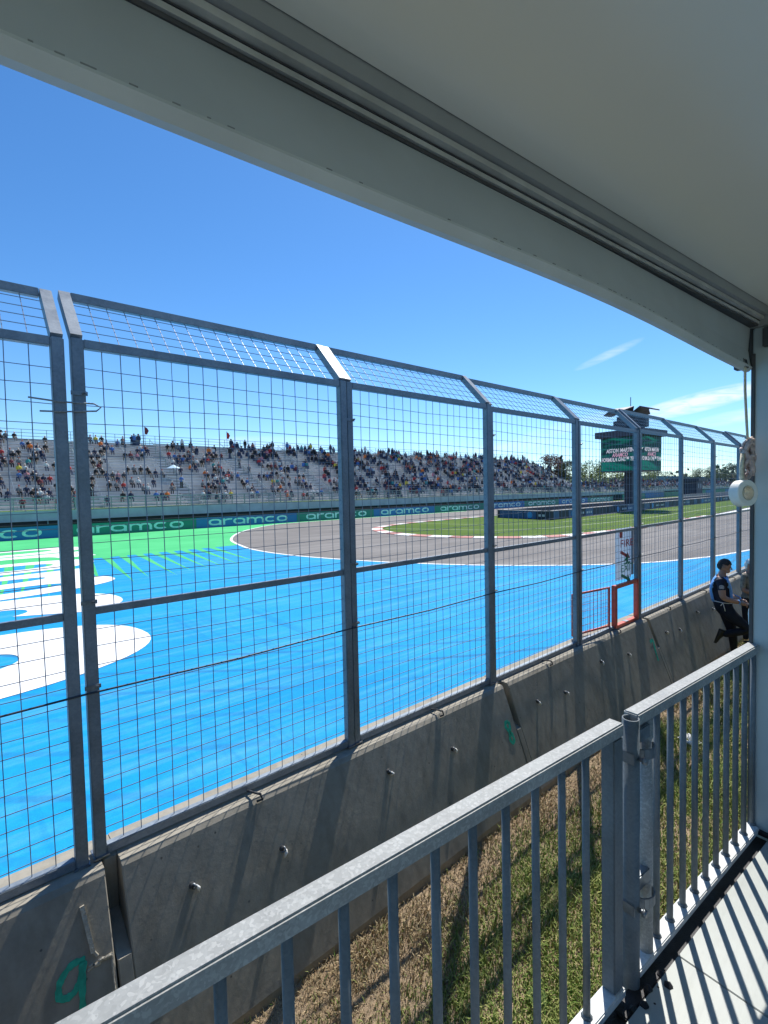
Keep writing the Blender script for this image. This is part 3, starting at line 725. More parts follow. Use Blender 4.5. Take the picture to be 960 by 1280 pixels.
RB = 0.912                                     # railing line
def railing(a0, a1, bal, label, end_left, end_right, w_top=0.056):
    rt = booth('railing'); tag(rt, label, 'railing', 'steel railings at the front of the booth')
    b = MB(); b.bbox(a0, a1, RB - w_top / 2, RB + w_top / 2, FZ + .962, FZ + 1.01, .005); b.build('top_rail', 'galv_rail', rt)
    b = MB(); b.bbox(a0, a1, RB - .034, RB + .026, FZ + .004, FZ + .034, .004); b.build('bottom_rail', 'galv_sunlit', rt)
    for a_ in bal:
        b = MB(); b.tube([(a_, RB, FZ + .0345), (a_, RB, FZ + .9615)], 0.0125, 10); b.build('baluster', 'galv_bar', rt, True)
        b = MB(); b.tube([(a_, RB, FZ + .0345), (a_, RB, FZ + .044)], [0.02, 0.0135], 10); b.build('weld_collar', 'galv_bar', rt, True)
    for s_, e in ((end_left, a0), (end_right, a1)):
        if s_:
            b = MB(); xa, xb = (e + .001, e + s_) if e == a0 else (e - s_, e - .001)
            b.bbox(xa, xb, RB - .025, RB + .025, FZ + .0345, FZ + .9615, .004); b.build('end_post', 'galv_bar', rt)
    return rt
step = 0.1365
bl = [1.50 - step * i for i in range(16) if 1.50 - step * i > -1.1]
ra = railing(-1.15, 1.700, bl, 'galvanised steel railing ending in a broad square post', 0.045, 0.062)
bl2 = [2.005 + 0.1195 * i for i in range(10)]
rb = railing(1.80, 3.08, bl2, 'galvanised steel railing running up to the grey side wall', 0, 0)
b = MB(); b.tube([(1.915, RB, FZ + .0345), (1.915, RB, FZ + .9615)], .027, 14); b.build('end_post', 'galv_rail', rb, True)
# coupling pole between the two railings
cp = booth('coupling_pole'); tag(cp, 'open-topped round steel pole with two clamps joining the railings', 'pole')
b = MB(); n = 20; PA, PB = 1.778, RB - .012
vs = []
for z in (FZ - .10, FZ + 1.0):
    for rad in (.030, .0255):
        for k in range(n): vs.append((PA + rad * math.cos(6.2832 * k / n), PB + rad * math.sin(6.2832 * k / n), z))
fc = []
for k in range(n):
    j = (k + 1) % n
    fc += [(k, j, 2 * n + j, 2 * n + k), (n + j, n + k, 3 * n + k, 3 * n + j), (2 * n + k, 2 * n + j, 3 * n + j, 3 * n + k)]
b.add(vs, fc); b.build('tube', 'galv_bar', cp, True)
for z in (FZ + .865, FZ + .30):
    b = MB(); pp = []
    for k in range(15):
        t = R(-150 + 300 * k / 14 + 0); pp.append((PA + .07 + .052 * math.cos(t + math.pi), PB + .048 * math.sin(t + math.pi)))
    for (xa, ya), (xb, yb) in zip(pp, pp[1:]): b.sqtube((xa, ya, z), (xb, yb, z), .006, .036)
    b.build('clamp_ring', 'clamp', cp)
    b = MB(); b.bbox(PA - .036, PA - .030, PB - .03, PB + .03, z - .02, z + .02, .001); b.build('clamp_plate', 'clamp', cp)
    b = MB(); b.tube([(PA - .01, PB - .034, z), (PA - .01, PB - .06, z)], .009, 6); b.tube([(PA - .01, PB - .05, z), (PA - .01, PB - .062, z)], .015, 6); b.build('bolt', 'clamp', cp, True)
    b = MB(); b.bbox(PA + .031, PA + .12, PB - .014, PB + .02, z + .03, z + .085, .004); b.build('clamp_lug', 'clamp', cp)
# bracket under the pole at the deck edge
b = MB()
for i in range(7): b.ball((PA - .09 + .035 * i, .845 - .02 * (i % 3), FZ - .015 + .012 * (i % 2)), .018, 0, 1)
b.bbox(PA - .14, PA + .16, .842, .898, FZ - .026, FZ - .012, .004); b.build('foot_bracket', 'dark_steel', cp)

# side wall and ceiling
CZ = 4.235
SWA = 3.09
sw = booth('wall'); tag(sw, kind='structure')
b = MB(); b.bbox(SWA, SWA + .10, -2.4, RB + .018, FZ - .14, CZ - .09, .006); b.build('wall_panel', 'booth_paint', sw)
b = MB(); b.bbox(SWA - .006, SWA + .106, -2.4, 1.01, CZ - .088, CZ - .002, .004); b.build('head_beam', 'beam_paint', sw)
b = MB(); b.bbox(SWA - .03, SWA - .0005, RB - .20, RB - .03, CZ - .20, CZ - .10, .006); b.build('corner_bracket', 'bracket', sw)
b = MB(); b.bbox(SWA - .008, SWA - .0005, RB + .004, RB + .022, FZ - .02, CZ - .22, .002); b.build('edge_gasket', 'gasket', sw)
b = MB(); b.bbox(SWA - .03, SWA - .0005, RB - .26, RB - .02, FZ + .001, FZ + .02, .003); b.build('foot_plate', 'dark_steel', sw)
ce = booth('ceiling'); tag(ce, kind='structure')
b = MB(); b.box(-3.2, SWA + .11, -2.5, 0.86, CZ, CZ + .06); b.build('ceiling_panel', 'ceiling_panel', ce)
sheet('bounce_paving', [(-30, -14), (40, -19), (40, -3.6), (-30, -1.0)], 0.03, 'bounce_pale')  # unseen pale ground added behind the booth to bounce sun onto the ceiling

bw = booth('wall'); tag(bw, kind='structure')        # unseen low back wall, added and sized to limit light entering from behind
b = MB(); b.box(-3.2, SWA + .10, -2.52, -2.42, FZ, FZ + 0.75); b.build('wall_panel', 'booth_paint', bw)
# unseen booths added on both sides to keep skylight off the concrete wall
for a0, a1, lb in ((SWA + .12, SWA + 6.3, 'unseen grey booth added past the side wall to shade the concrete'), (SWA + 6.4, SWA + 12.6, 'unseen grey booth added at the row end to shade the concrete'), (-9.4, -3.25, 'unseen grey booth added before the railing to shade the concrete')):
    nb = booth('shade_booth'); tag(nb, lb, 'booth', 'unseen booths added for shade')
    for nm, bx_, m in (('deck', (a0, a1, -2.4, .86, FZ - .12, FZ), 'floor_board'), ('roof', (a0, a1, -2.5, .99, CZ, CZ + .12), 'ceiling_panel'), ('back_wall', (a0, a1, -2.52, -2.42, FZ + .002, CZ - .002), 'booth_paint'),
                       ('side_wall', (a1 - .1, a1, -2.4, .9, FZ + .002, CZ - .002), 'booth_paint'), ('skirt', (a0, a1, .80, .82, 0, FZ - .122), 'dark_steel'), ('top_rail', (a0, a1 - .11, .885, .94, FZ + .962, FZ + 1.01), 'galv_rail'), ('bottom_rail', (a0, a1 - .11, .885, .94, FZ + .004, FZ + .034), 'galv_rail')):
        b = MB(); b.box(*bx_); b.build(nm, m, nb)
    for k in range(int((a1 - a0) / .5)):
        b = MB(); b.tube([(a0 + .2 + k * .5, .912, FZ + .0345), (a0 + .2 + k * .5, .912, FZ + .9615)], .0125, 6); b.build('baluster', 'galv_bar', nb)
b = MB(); b.box(-3.2, SWA + .1, .80, .82, 0, FZ - .165); b.build('skirt', 'dark_steel', fl)

b = MB(); b.bbox(SWA - .0005, SWA + .05, RB + .020, 1.015, 3.95, CZ - .07, .004); b.build('end_bracket', 'bracket', sw)
# rolled awning valance along the open front
av = booth('awning_valance'); tag(av, 'grey rolled fabric valance and track hanging under the booth roof edge', 'awning')
def sweep(name, prof, m, a0=-3.0, a1=3.087, n=40, bow=None, sm=False):
    """prof: list of (b, z); a closed section swept along the booth front"""
    b = MB(); vs = []; N = len(prof)
    for i in range(n + 1):
        a_ = a0 + (a1 - a0) * i / n; db, dz = bow(a_) if bow else (0, 0)
        vs += [(a_, pb + db * w, pz + dz * w) for pb, pz, w in prof]
    fc = [tuple(range(N)), tuple(range((n + 1) * N - 1, n * N - 1, -1))]
    for i in range(n):
        for k in range(N):
            j = (k + 1) % N; fc.append((i * N + k, (i + 1) * N + k, (i + 1) * N + j, i * N + j))
    b.add(vs, fc)
    o = b.build(name, m, av, sm)
    bm = bmesh.new(); bm.from_mesh(o.data); bmesh.ops.recalc_face_normals(bm, faces=list(bm.faces)); bm.to_mesh(o.data); bm.free(); return o
def bow(a_):
    t = max(0, (a_ - 1.0) / 2.0); return (0.10 * t * t + 0.006 * math.sin(a_ * 3.1), 0.006 * math.sin(a_ * 1.7 + .5))
sweep('fabric', [(0.829, 3.958, 1), (0.862, 4.04, .8), (0.908, 4.150, .3), (0.95, 4.150, .3), (0.90, 4.04, .8), (0.854, 3.958, 1)], 'tarp', bow=bow)
sweep('hem', [(0.853, 3.930, 1), (0.836, 3.931, 1), (0.820, 3.948, 1), (0.824, 3.956, 1), (0.853, 3.956, 1)], 'tarp_hem', bow=bow)
sweep('gasket', [(0.905, 4.1515, 0), (0.905, 4.160, 0), (0.99, 4.160, 0), (0.99, 4.1515, 0)], 'gasket', n=1)
sweep('track_rail', [(0.899, 4.1615, 0), (0.899, 4.173, 0), (0.985, 4.173, 0), (0.985, 4.1615, 0)], 'alu', n=1)
sweep('gasket', [(0.897, 4.1745, 0), (0.897, 4.1775, 0), (0.985, 4.1775, 0), (0.985, 4.1745, 0)], 'gasket', n=1)
sweep('track_rail', [(0.880, 4.179, 0), (0.880, 4.194, 0), (0.985, 4.194, 0), (0.985, 4.179, 0)], 'alu', n=1)
sweep('front_beam', [(0.863, 4.1965, 0), (0.863, 4.30, 0), (1.0, 4.30, 0), (1.0, 4.1965, 0)], 'beam_paint', n=1)
b = MB(); rr = random.Random(8); a_ = -2.9        # worn stitching along the hem fold
while a_ < 3.0:
    l_ = rr.choice((.006, .008, .012, .02)) if rr.random() < .7 else 0
    if l_:
        db, dz = bow(a_); db2, dz2 = bow(a_ + l_)
        b.sqtube((a_, .8245 + db, 3.957 + dz), (a_ + l_, .8245 + db2, 3.957 + dz2), .0025, .0022)
    a_ += rr.uniform(.02, .07)
mat('thread', (.22, .23, .24), .8)
tag(b.build('stitching', 'thread', av), kind='stuff')

# ---- strap, bundle and tape roll hanging by the side wall
hg = booth('hanging_strap'); tag(hg, 'pale webbing strap knotted round a bundle of cords by the side wall', 'strap')
HA, HB = 2.985, 0.93
b = MB(); pts = [(HA, HB, 3.95), (HA + .003, HB, 3.82), (HA + .012, HB - .005, 3.66), (HA + .022, HB - .01, 3.52)]
for p, q in zip(pts, pts[1:]): b.sqtube(p, q, .022, .006, (0, 1, 0))
b.build('strap', 'rope', hg)
rr = random.Random(11)
b = MB()
for k in range(9):
    ph = rr.uniform(0, 6.28); rad = rr.uniform(.02, .042); zc = 3.47 + rr.uniform(-.06, .05)
    loop = [(HA + .015 + rad * math.cos(t + ph) * .8 + rr.uniform(-.004, .004), HB - .01 + rad * math.sin(t * 1.0 + ph) * .7, zc + .06 * math.sin(t + k)) for t in [6.283 * j / 10 for j in range(11)]]
    b.tube(loop, .009, 6)
b.build('knotted_cords', 'carabiner', hg, True)
b = MB(); pts = [(HA - .02, HB, 3.50), (HA - .033, HB + .002, 3.42), (HA - .03, HB, 3.36), (HA - .045, HB - .004, 3.335), (HA - .06, HB - .012, 3.30)]
b.tube(pts, .010, 6); b.build('strap_loop', 'rope', hg, True)
b = MB()
for k in range(3):
    xh = HA - .03 + .022 * k; b.tube([(xh, HB, 3.975), (xh + .003, HB - .004, 3.945), (xh + .012, HB - .004, 3.935), (xh + .016, HB, 3.955)], .004, 5)
b.build('hook', 'bracket', hg, True)
tr = booth('tape_roll'); tag(tr, 'white roll of wide tape hanging from the strap', 'tape roll')
b = MB(); n = 40; ro, ri, wd = .066, .036, .055
ax = Vector((-0.36, -0.93, 0.06)).normalized(); s1 = ax.cross(Vector((0, 0, 1))).normalized(); s2 = s1.cross(ax); cc = Vector((HA - .05, HB - .012, 3.30))
prof = [(ro - .004, -wd / 2), (ro, -wd / 2 + .004), (ro, wd / 2 - .004), (ro - .004, wd / 2), (ri + .003, wd / 2), (ri, wd / 2 - .003), (ri, -wd / 2 + .003), (ri + .003, -wd / 2)]
vs = []
for k in range(n):
    t = 6.28318 * k / n
    for rd, h in prof: vs.append(cc + (s1 * math.cos(t) + s2 * math.sin(t)) * rd + ax * h)
N = len(prof); fc = [(k * N + j, k * N + (j + 1) % N, ((k + 1) % n) * N + (j + 1) % N, ((k + 1) % n) * N + j) for k in range(n) for j in range(N)]
b.add(vs, fc); b.build('tape', 'tape_white', tr, False)
b = MB(); vs = []
prof = [(ri - .0005, -wd / 2 + .002), (ri - .0005, wd / 2 + .001), (ri - .004, wd / 2 + .001), (ri - .004, -wd / 2 + .002)]
for k in range(n):
    t = 6.28318 * k / n
    for rd, h in prof: vs.append(cc + (s1 * math.cos(t) + s2 * math.sin(t)) * rd + ax * h)
N = 4; b.add(vs, [(k * N + j, k * N + (j + 1) % N, ((k + 1) % n) * N + (j + 1) % N, ((k + 1) % n) * N + j) for k in range(n) for j in range(N)]); b.build('core', 'rope', tr)
# white plastic sack tied to the outside of the side wall
sk = booth('plastic_sack'); tag(sk, 'white plastic sack with green print tied beside the side wall', 'sack')
bm = bmesh.new(); bmesh.ops.create_icosphere(bm, subdivisions=4, radius=1)
for v in bm.verts:
    p = v.co; w = 1 - 0.35 * max(0, p.z) ; q = 1 + .06 * math.sin(p.x * 9 + p.z * 7) + .05 * math.sin(p.y * 11 - p.z * 5)
    v.co = Vector((3.38 + p.x * .055 * w * q, 0.975 + p.y * .05 * w * q, 2.60 + p.z * .17))
b = MB(); b.bm(bm); b.build('sack_body', 'plastic_bag', sk, True)
b = MB(); b.tube([(3.36, .985, 2.75), (3.355, .975, 2.80), (3.33, .94, 2.87)], [.03, .014, .008], 8); b.build('tied_neck', 'plastic_bag', sk, True)

# bits on the grass
b = MB(); b.add([(6.92, 2.12, .05), (7.10, 2.04, .04), (7.16, 2.22, .09), (6.98, 2.30, .07), (6.95, 2.16, .075)], [(0, 1, 4), (1, 2, 3, 4), (3, 0, 4)])
tag(b.build('paper_scrap', 'white_paint'), 'crumpled white paper scrap lying on the grass', 'paper')
for (x_, y_, s_) in ((2.72, 1.72, 1.0), (3.35, 2.0, .8)):
    rt = empty('weed_plant', (x_, y_, .015)); tag(rt, 'broad-leaved green weed growing in the grass strip', 'weed', 'weeds on the grass strip')
    rr = random.Random(int(x_ * 100))
    for k in range(9):
        a_ = k * 2.4; l_ = .09 * s_ * rr.uniform(.6, 1.1); b = MB(); ca, sa = math.cos(a_), math.sin(a_)
        P = [(0, 0, .005), (.35, .018, .035), (.7, .022, .045), (1, 0, .025)]
        vs = []
        for t, w_, h_ in P: vs += [(ca * l_ * t - sa * w_, sa * l_ * t + ca * w_, h_), (ca * l_ * t, sa * l_ * t, h_ - .006), (ca * l_ * t + sa * w_, sa * l_ * t - ca * w_, h_)]
        b.add(vs, [(3 * i + j, 3 * i + j + 1, 3 * i + j + 4, 3 * i + j + 3) for i in range(3) for j in range(2)]); b.build('leaf', 'leaf_mid', rt)

# ================================================================= PEOPLE BY THE WALL
def skin_body(name, joints, bones, parent, mats, pick):
    """joints: name -> (co, radius); one continuous skinned surface; pick(face centre) -> material index"""
    names = list(joints); ix = {n_: i for i, n_ in enumerate(names)}
    me = bpy.data.meshes.new(name); me.from_pydata([joints[n_][0] for n_ in names], [(ix[a], ix[b_]) for a, b_ in bones], [])
    o = bpy.data.objects.new(name, me); col.objects.link(o)
    md = o.modifiers.new('skin', 'SKIN'); md.use_smooth_shade = True
    sv = me.skin_vertices[0].data
    for n_, i in ix.items():
        r_ = joints[n_][1]; sv[i].radius = r_ if isinstance(r_, tuple) else (r_, r_)
    sv[ix['pelvis']].use_root = True
    sb = o.modifiers.new('sub', 'SUBSURF'); sb.levels = 2; sb.render_levels = 2
    dg = bpy.context.evaluated_depsgraph_get(); m2 = bpy.data.meshes.new_from_object(o.evaluated_get(dg))
    bpy.data.objects.remove(o)
    m2.materials.clear()
    for m in mats: m2.materials.append(MATS[m])
    for p in m2.polygons: p.material_index = pick(p.center); p.use_smooth = True
    o = bpy.data.objects.new(name, m2); col.objects.link(o); o.parent = parent; return o
def seg_d(p, a, b_):
    a = Vector(a); b_ = Vector(b_); d = b_ - a; t = max(0, min(1, (p - a).dot(d) / d.length_squared)); return (p - (a + d * t)).length
def shell(name, src, test, off, m, parent):
    bm = bmesh.new(); bm.from_mesh(src.data)
    bmesh.ops.delete(bm, geom=[f for f in bm.faces if not test(f.calc_center_median(), f.normal)], context='FACES')
    for v in bm.verts: v.co += v.normal * off
    bmesh.ops.solidify(bm, geom=list(bm.faces), thickness=0.006)
    for f in bm.faces: f.material_index = 0; f.smooth = True
    me = bpy.data.meshes.new(name); bm.to_mesh(me); bm.free(); me.materials.clear(); me.materials.append(MATS[m])
    o = bpy.data.objects.new(name, me); col.objects.link(o); o.parent = parent; return o
def head_detail(parent, c, yaw, pitch, hairname='hair', cap=None):
    """ears, nose, eyes, mouth and hair for a head centred at c, facing +x turned by yaw (deg) and pitched down"""
    rt = Matrix.Translation(c) @ Matrix.Rotation(R(yaw), 4, 'Z') @ Matrix.Rotation(R(pitch), 4, 'Y')
    def put(b, n_, m, sm=True):
        b.v = [tuple(rt @ Vector(v)) for v in b.v]; return b.build(n_, m, parent, sm)
    b = MB(); b.ball((-.012, 0, .005), .1, 0, 3, (.98, .78, 1.14)); b.ball((.045, 0, -.062), .062, 0, 2, (.85, .85, .78))
    b.add([(.088, 0, .02), (.085, .014, -.028), (.085, -.014, -.028), (.122, 0, -.024)], [(0, 3, 1), (0, 2, 3), (1, 3, 2)])
    put(b, 'head', 'skin')
    for s_ in (-1, 1):
        b = MB(); b.ball((-.008, .08 * s_, -.008), .03, 0, 2, (.6, .35, 1)); put(b, 'ear', 'skin')
        b = MB(); b.ball((.078, .032 * s_, .012), .013, 0, 1, (.6, 1.2, .7)); put(b, 'eye', 'boot')
    b = MB(); b.ball((.086, 0, -.07), .02, 0, 1, (.5, 1.2, .3)); put(b, 'mouth', 'carabiner')
    bm = bmesh.new(); bmesh.ops.create_icosphere(bm, subdivisions=4, radius=.108)
    for v in bm.verts: v.co = Vector((v.co.x * .99 - .014, v.co.y * .80, v.co.z * 1.13 + .010))
    bmesh.ops.delete(bm, geom=[f for f in bm.faces if (lambda q: q.z < .035 - (.10 if q.x < -.035 else 0) + (.02 if q.x > .05 else 0))(f.calc_center_median())], context='FACES')
    rr = random.Random(3)
    for v in bm.verts: v.co *= 1 + rr.uniform(-.012, .02)
    b = MB(); b.bm(bm); put(b, hairname, cap or 'hair')
    return put
def hand(b, wrist, dirv, pn, curl=0.8):
    """palm, four fingers and a thumb added to a mesh builder; dirv along the hand, pn palm normal"""
    d = Vector(dirv).normalized(); n_ = Vector(pn); n_ = (n_ - d * n_.dot(d)).normalized(); s_ = d.cross(n_); w = Vector(wrist)
    b.tube([w, w + d * .045, w + d * .085], [.024, .034, .032], 8)
    for k, ln in enumerate((.070, .080, .075, .058)):
        o_ = w + d * .08 + s_ * (.027 - .018 * k); p1 = o_ + d * ln * .45 + n_ * ln * .15 * curl; p2 = p1 + d * ln * .25 + n_ * ln * .35 * curl; p3 = p2 - d * ln * .05 * curl + n_ * ln * .28
        b.tube([o_, p1, p2, p3], [.0095, .009, .0085, .007], 6)
    o_ = w + d * .03 + s_ * .03; b.tube([o_, o_ + d * .03 + s_ * .022 + n_ * .01, o_ + d * .055 + s_ * .02 + n_ * .03], [.012, .010, .008], 6)

# marshal leaning back on the wall, one foot up; local +x = the way he faces
mp = empty('person', (10.90, 2.62, 0.03), R(-74)); mp.scale = (1.08, 1.08, 1.08); tag(mp, 'person in navy uniform and light blue tabard leaning on the concrete wall', 'person')
J = {'pelvis': ((-.15, 0, .93), (.13, .16)), 'belly': ((-.185, 0, 1.06), (.12, .155)), 'chest': ((-.215, 0, 1.26), (.135, .18)), 'upper': ((-.215, 0, 1.40), (.10, .155)),
     'neck': ((-.19, 0, 1.50), .058), 'skull': ((-.165, 0, 1.60), .062),
     'sh_r': ((-.215, -.19, 1.41), .070), 'el_r': ((-.18, -.25, 1.13), .054), 'wr_r': ((.06, -.16, 1.06), .036),
     'sh_l': ((-.215, .19, 1.41), .070), 'el_l': ((-.16, .25, 1.13), .054), 'wr_l': ((.08, .10, 1.06), .036),
     'hip_r': ((-.14, -.10, .88), .115), 'kn_r': ((.20, -.11, .60), .080), 'an_r': ((-.19, -.11, .47), .055),
     'hip_l': ((-.14, .10, .88), .115), 'kn_l': ((-.03, .10, .48), .080), 'an_l': ((.0, .10, .10), .050)}
BN = [('pelvis', 'belly'), ('belly', 'chest'), ('chest', 'upper'), ('upper', 'neck'), ('neck', 'skull'), ('upper', 'sh_r'), ('sh_r', 'el_r'), ('el_r', 'wr_r'), ('upper', 'sh_l'), ('sh_l', 'el_l'), ('el_l', 'wr_l'),
      ('pelvis', 'hip_r'), ('hip_r', 'kn_r'), ('kn_r', 'an_r'), ('pelvis', 'hip_l'), ('hip_l', 'kn_l'), ('kn_l', 'an_l')]
def pick1(p):
    if p.z > 1.475: return 0
    for s_ in 'rl':
        a, e, w = (Vector(J[k + s_][0]) for k in ('sh_', 'el_', 'wr_'))
        da = min(seg_d(p, e, w), seg_d(p, e + (a - e) * .28, e))
        if da < .075 and seg_d(p, J['belly'][0], J['chest'][0]) > .17: return 0
    return 2 if p.z < 0.98 else 1
body = skin_body('body', J, BN, mp, ['skin', 'navy', 'trouser'], pick1)
head_detail(mp, Vector((-.145, 0, 1.645)), -8, 16)
def vest_t(c, n_): return 1.03 < c.z < 1.46 and abs(c.y) < .20 and (abs(n_.x) > 0.5 or c.z > 1.40) and seg_d(c, J['sh_r'][0], J['el_r'][0]) > .085 and seg_d(c, J['sh_l'][0], J['el_l'][0]) > .085
shell('tabard', body, vest_t, 0.014, 'vest', mp)
b = MB(); b.tube([(-.05, -.12, 1.03), (-.10, -.175, 1.035), (-.18, -.195, 1.04), (-.30, -.13, 1.05)], .007, 6); b.tube([(-.18, -.197, 1.04), (-.16, -.205, .97), (-.145, -.195, .90)], .007, 5); b.tube([(-.18, -.197, 1.04), (-.21, -.205, .99)], .007, 5)
b.build('tabard_tie', 'cord_white', mp, True)
b = MB(); b.tube([(-.20, -.258, 1.32), (-.20, -.274, 1.318)], .038, 12); b.build('sleeve_badge', 'badge', mp)
b = MB(); b.tube([(-.265, -.05, 1.485), (-.18, -.075, 1.475), (-.12, -.03, 1.46), (-.12, .03, 1.46), (-.18, .075, 1.475), (-.265, .05, 1.485)], .018, 6); b.build('collar', 'navy', mp, True)
b = MB(); hand(b, J['wr_r'][0], (.85, .35, -.25), (0, .6, -.7)); b.build('hand', 'skin', mp, True)
b = MB(); hand(b, J['wr_l'][0], (.85, -.35, -.25), (0, -.6, -.7)); b.build('hand', 'skin', mp, True)
def shoe(pos, d, up):
    d = Vector(d).normalized(); up = Vector(up); up = (up - d * up.dot(d)).normalized(); s_ = d.cross(up); p = Vector(pos); b = MB(); vs = []
    rows = [(-.075, .030, .11), (-.05, .042, .12), (.02, .044, .10), (.09, .050, .062), (.15, .046, .05), (.19, .028, .038)]
    for t, w, h in rows:
        for a, q in ((-1, 0), (1, 0), (1.0, .45), (.62, 1), (-.62, 1), (-1.0, .45)): vs.append(p + d * t + s_ * w * a + up * (h * q))
    N = 6; b.add(vs, [tuple(range(N)), tuple(range(len(vs) - 1, len(vs) - N - 1, -1))] + [(i * N + k, i * N + (k + 1) % N, (i + 1) * N + (k + 1) % N, (i + 1) * N + k) for i in range(len(rows) - 1) for k in range(N)])
    b.build('boot', 'boot', mp, True)
shoe((.0, .10, -.012), (1, .1, 0), (0, 0, 1))
shoe((-.25, -.11, .50), (-.30, 0, -1), (1, 0, -.30))
b = MB(); b.ball((.18, -.03, 1.0), .085, 0, 2, (1.1, 1.0, .5)); b.box(.21, .31, -.10, .04, .955, .965); cp2 = b.build('uniform_cap', 'trouser', None, True)
cp2.location = mp.location; cp2.rotation_euler = mp.rotation_euler; cp2.scale = mp.scale; tag(cp2, 'dark uniform cap held in front of the leaning person', 'cap')

# second person partly hidden by the side wall
m2 = empty('person', (12.35, 2.72, 0.02), R(-110)); tag(m2, 'person in patterned shirt and white cap standing past the side wall', 'person')
J2 = {'pelvis': ((0, 0, .95), (.12, .15)), 'chest': ((0, 0, 1.25), (.125, .18)), 'upper': ((0, 0, 1.42), (.09, .15)), 'neck': ((.01, 0, 1.52), .055), 'skull': ((.02, 0, 1.60), .062),
      'sh_r': ((0, -.185, 1.42), .066), 'el_r': ((.02, -.24, 1.14), .05), 'wr_r': ((.20, -.10, 1.10), .034), 'sh_l': ((0, .185, 1.42), .066), 'el_l': ((.02, .25, 1.14), .05), 'wr_l': ((.22, .12, 1.12), .034),
      'hip_r': ((0, -.10, .88), .1), 'kn_r': ((.02, -.11, .49), .07), 'an_r': ((0, -.11, .09), .05), 'hip_l': ((0, .10, .88), .1), 'kn_l': ((.02, .11, .49), .07), 'an_l': ((0, .11, .09), .05)}
BN2 = [(a, c_) for a, c_ in BN if 'belly' not in (a, c_)] + [('pelvis', 'chest')]
def pick2(p):
    if p.z > 1.49: return 0
    for s_ in 'rl':
        if seg_d(p, J2['el_' + s_][0], J2['wr_' + s_][0]) < .07 and p.x > .03: return 0
    return 2 if p.z < .97 else 1
skin_body('body', J2, BN2, m2, ['skin', 'camo', 'trouser'], pick2)
put = head_detail(m2, Vector((.03, 0, 1.64)), 10, 8, 'cap', 'tape_white')
b = MB(); b.box(.07, .17, -.06, .06, .045, .055); put(b, 'cap_brim', 'tape_white', False)
for s_ in (-1, 1):
    b = MB(); hand(b, J2['wr_r' if s_ < 0 else 'wr_l'][0], (.9, -.2 * s_, 0), (0, 0, -1)); b.build('hand', 'skin', m2, True)
    b = MB(); b.ball((.06, .11 * s_, .045), .05, 0, 2, (2.4, .9, .95)); b.build('shoe', 'boot', m2, True)

# ================================================================= FAR SIDE: BOARDS, GRANDSTANDS
BY = 50.2; BL = 11.7; BX = 6.9 - 2 * BL
lm, lw = word_mesh('aramco', 0.66, 1.36, 0.24, 0.155, 0.16, 'board_letter', 0.003)
for i in range(0, 12):
    x0 = BX + i * BL; c_ = 'blue' if i % 2 else 'green'
    if x0 > 112: continue
    rt = empty('advertising_board', (x0, BY, 0)); tag(rt, '%s trackside advertising board lettered aramco below the grandstand' % c_, 'advertising board', 'advertising boards along the far barrier')
    b = MB(); b.box(0.005, BL - .005, 0, .18, -.01, 1.05); b.build('board', 'board_' + c_, rt)
    b = MB(); b.box(0.0, BL, .02, .24, 1.051, 1.19); b.build('dark_top', 'black_rubber', rt)
    o = inst('lettering', lm, rt, (BL / 2, -.012, 0.53)); o.rotation_euler = (R(90), 0, 0)

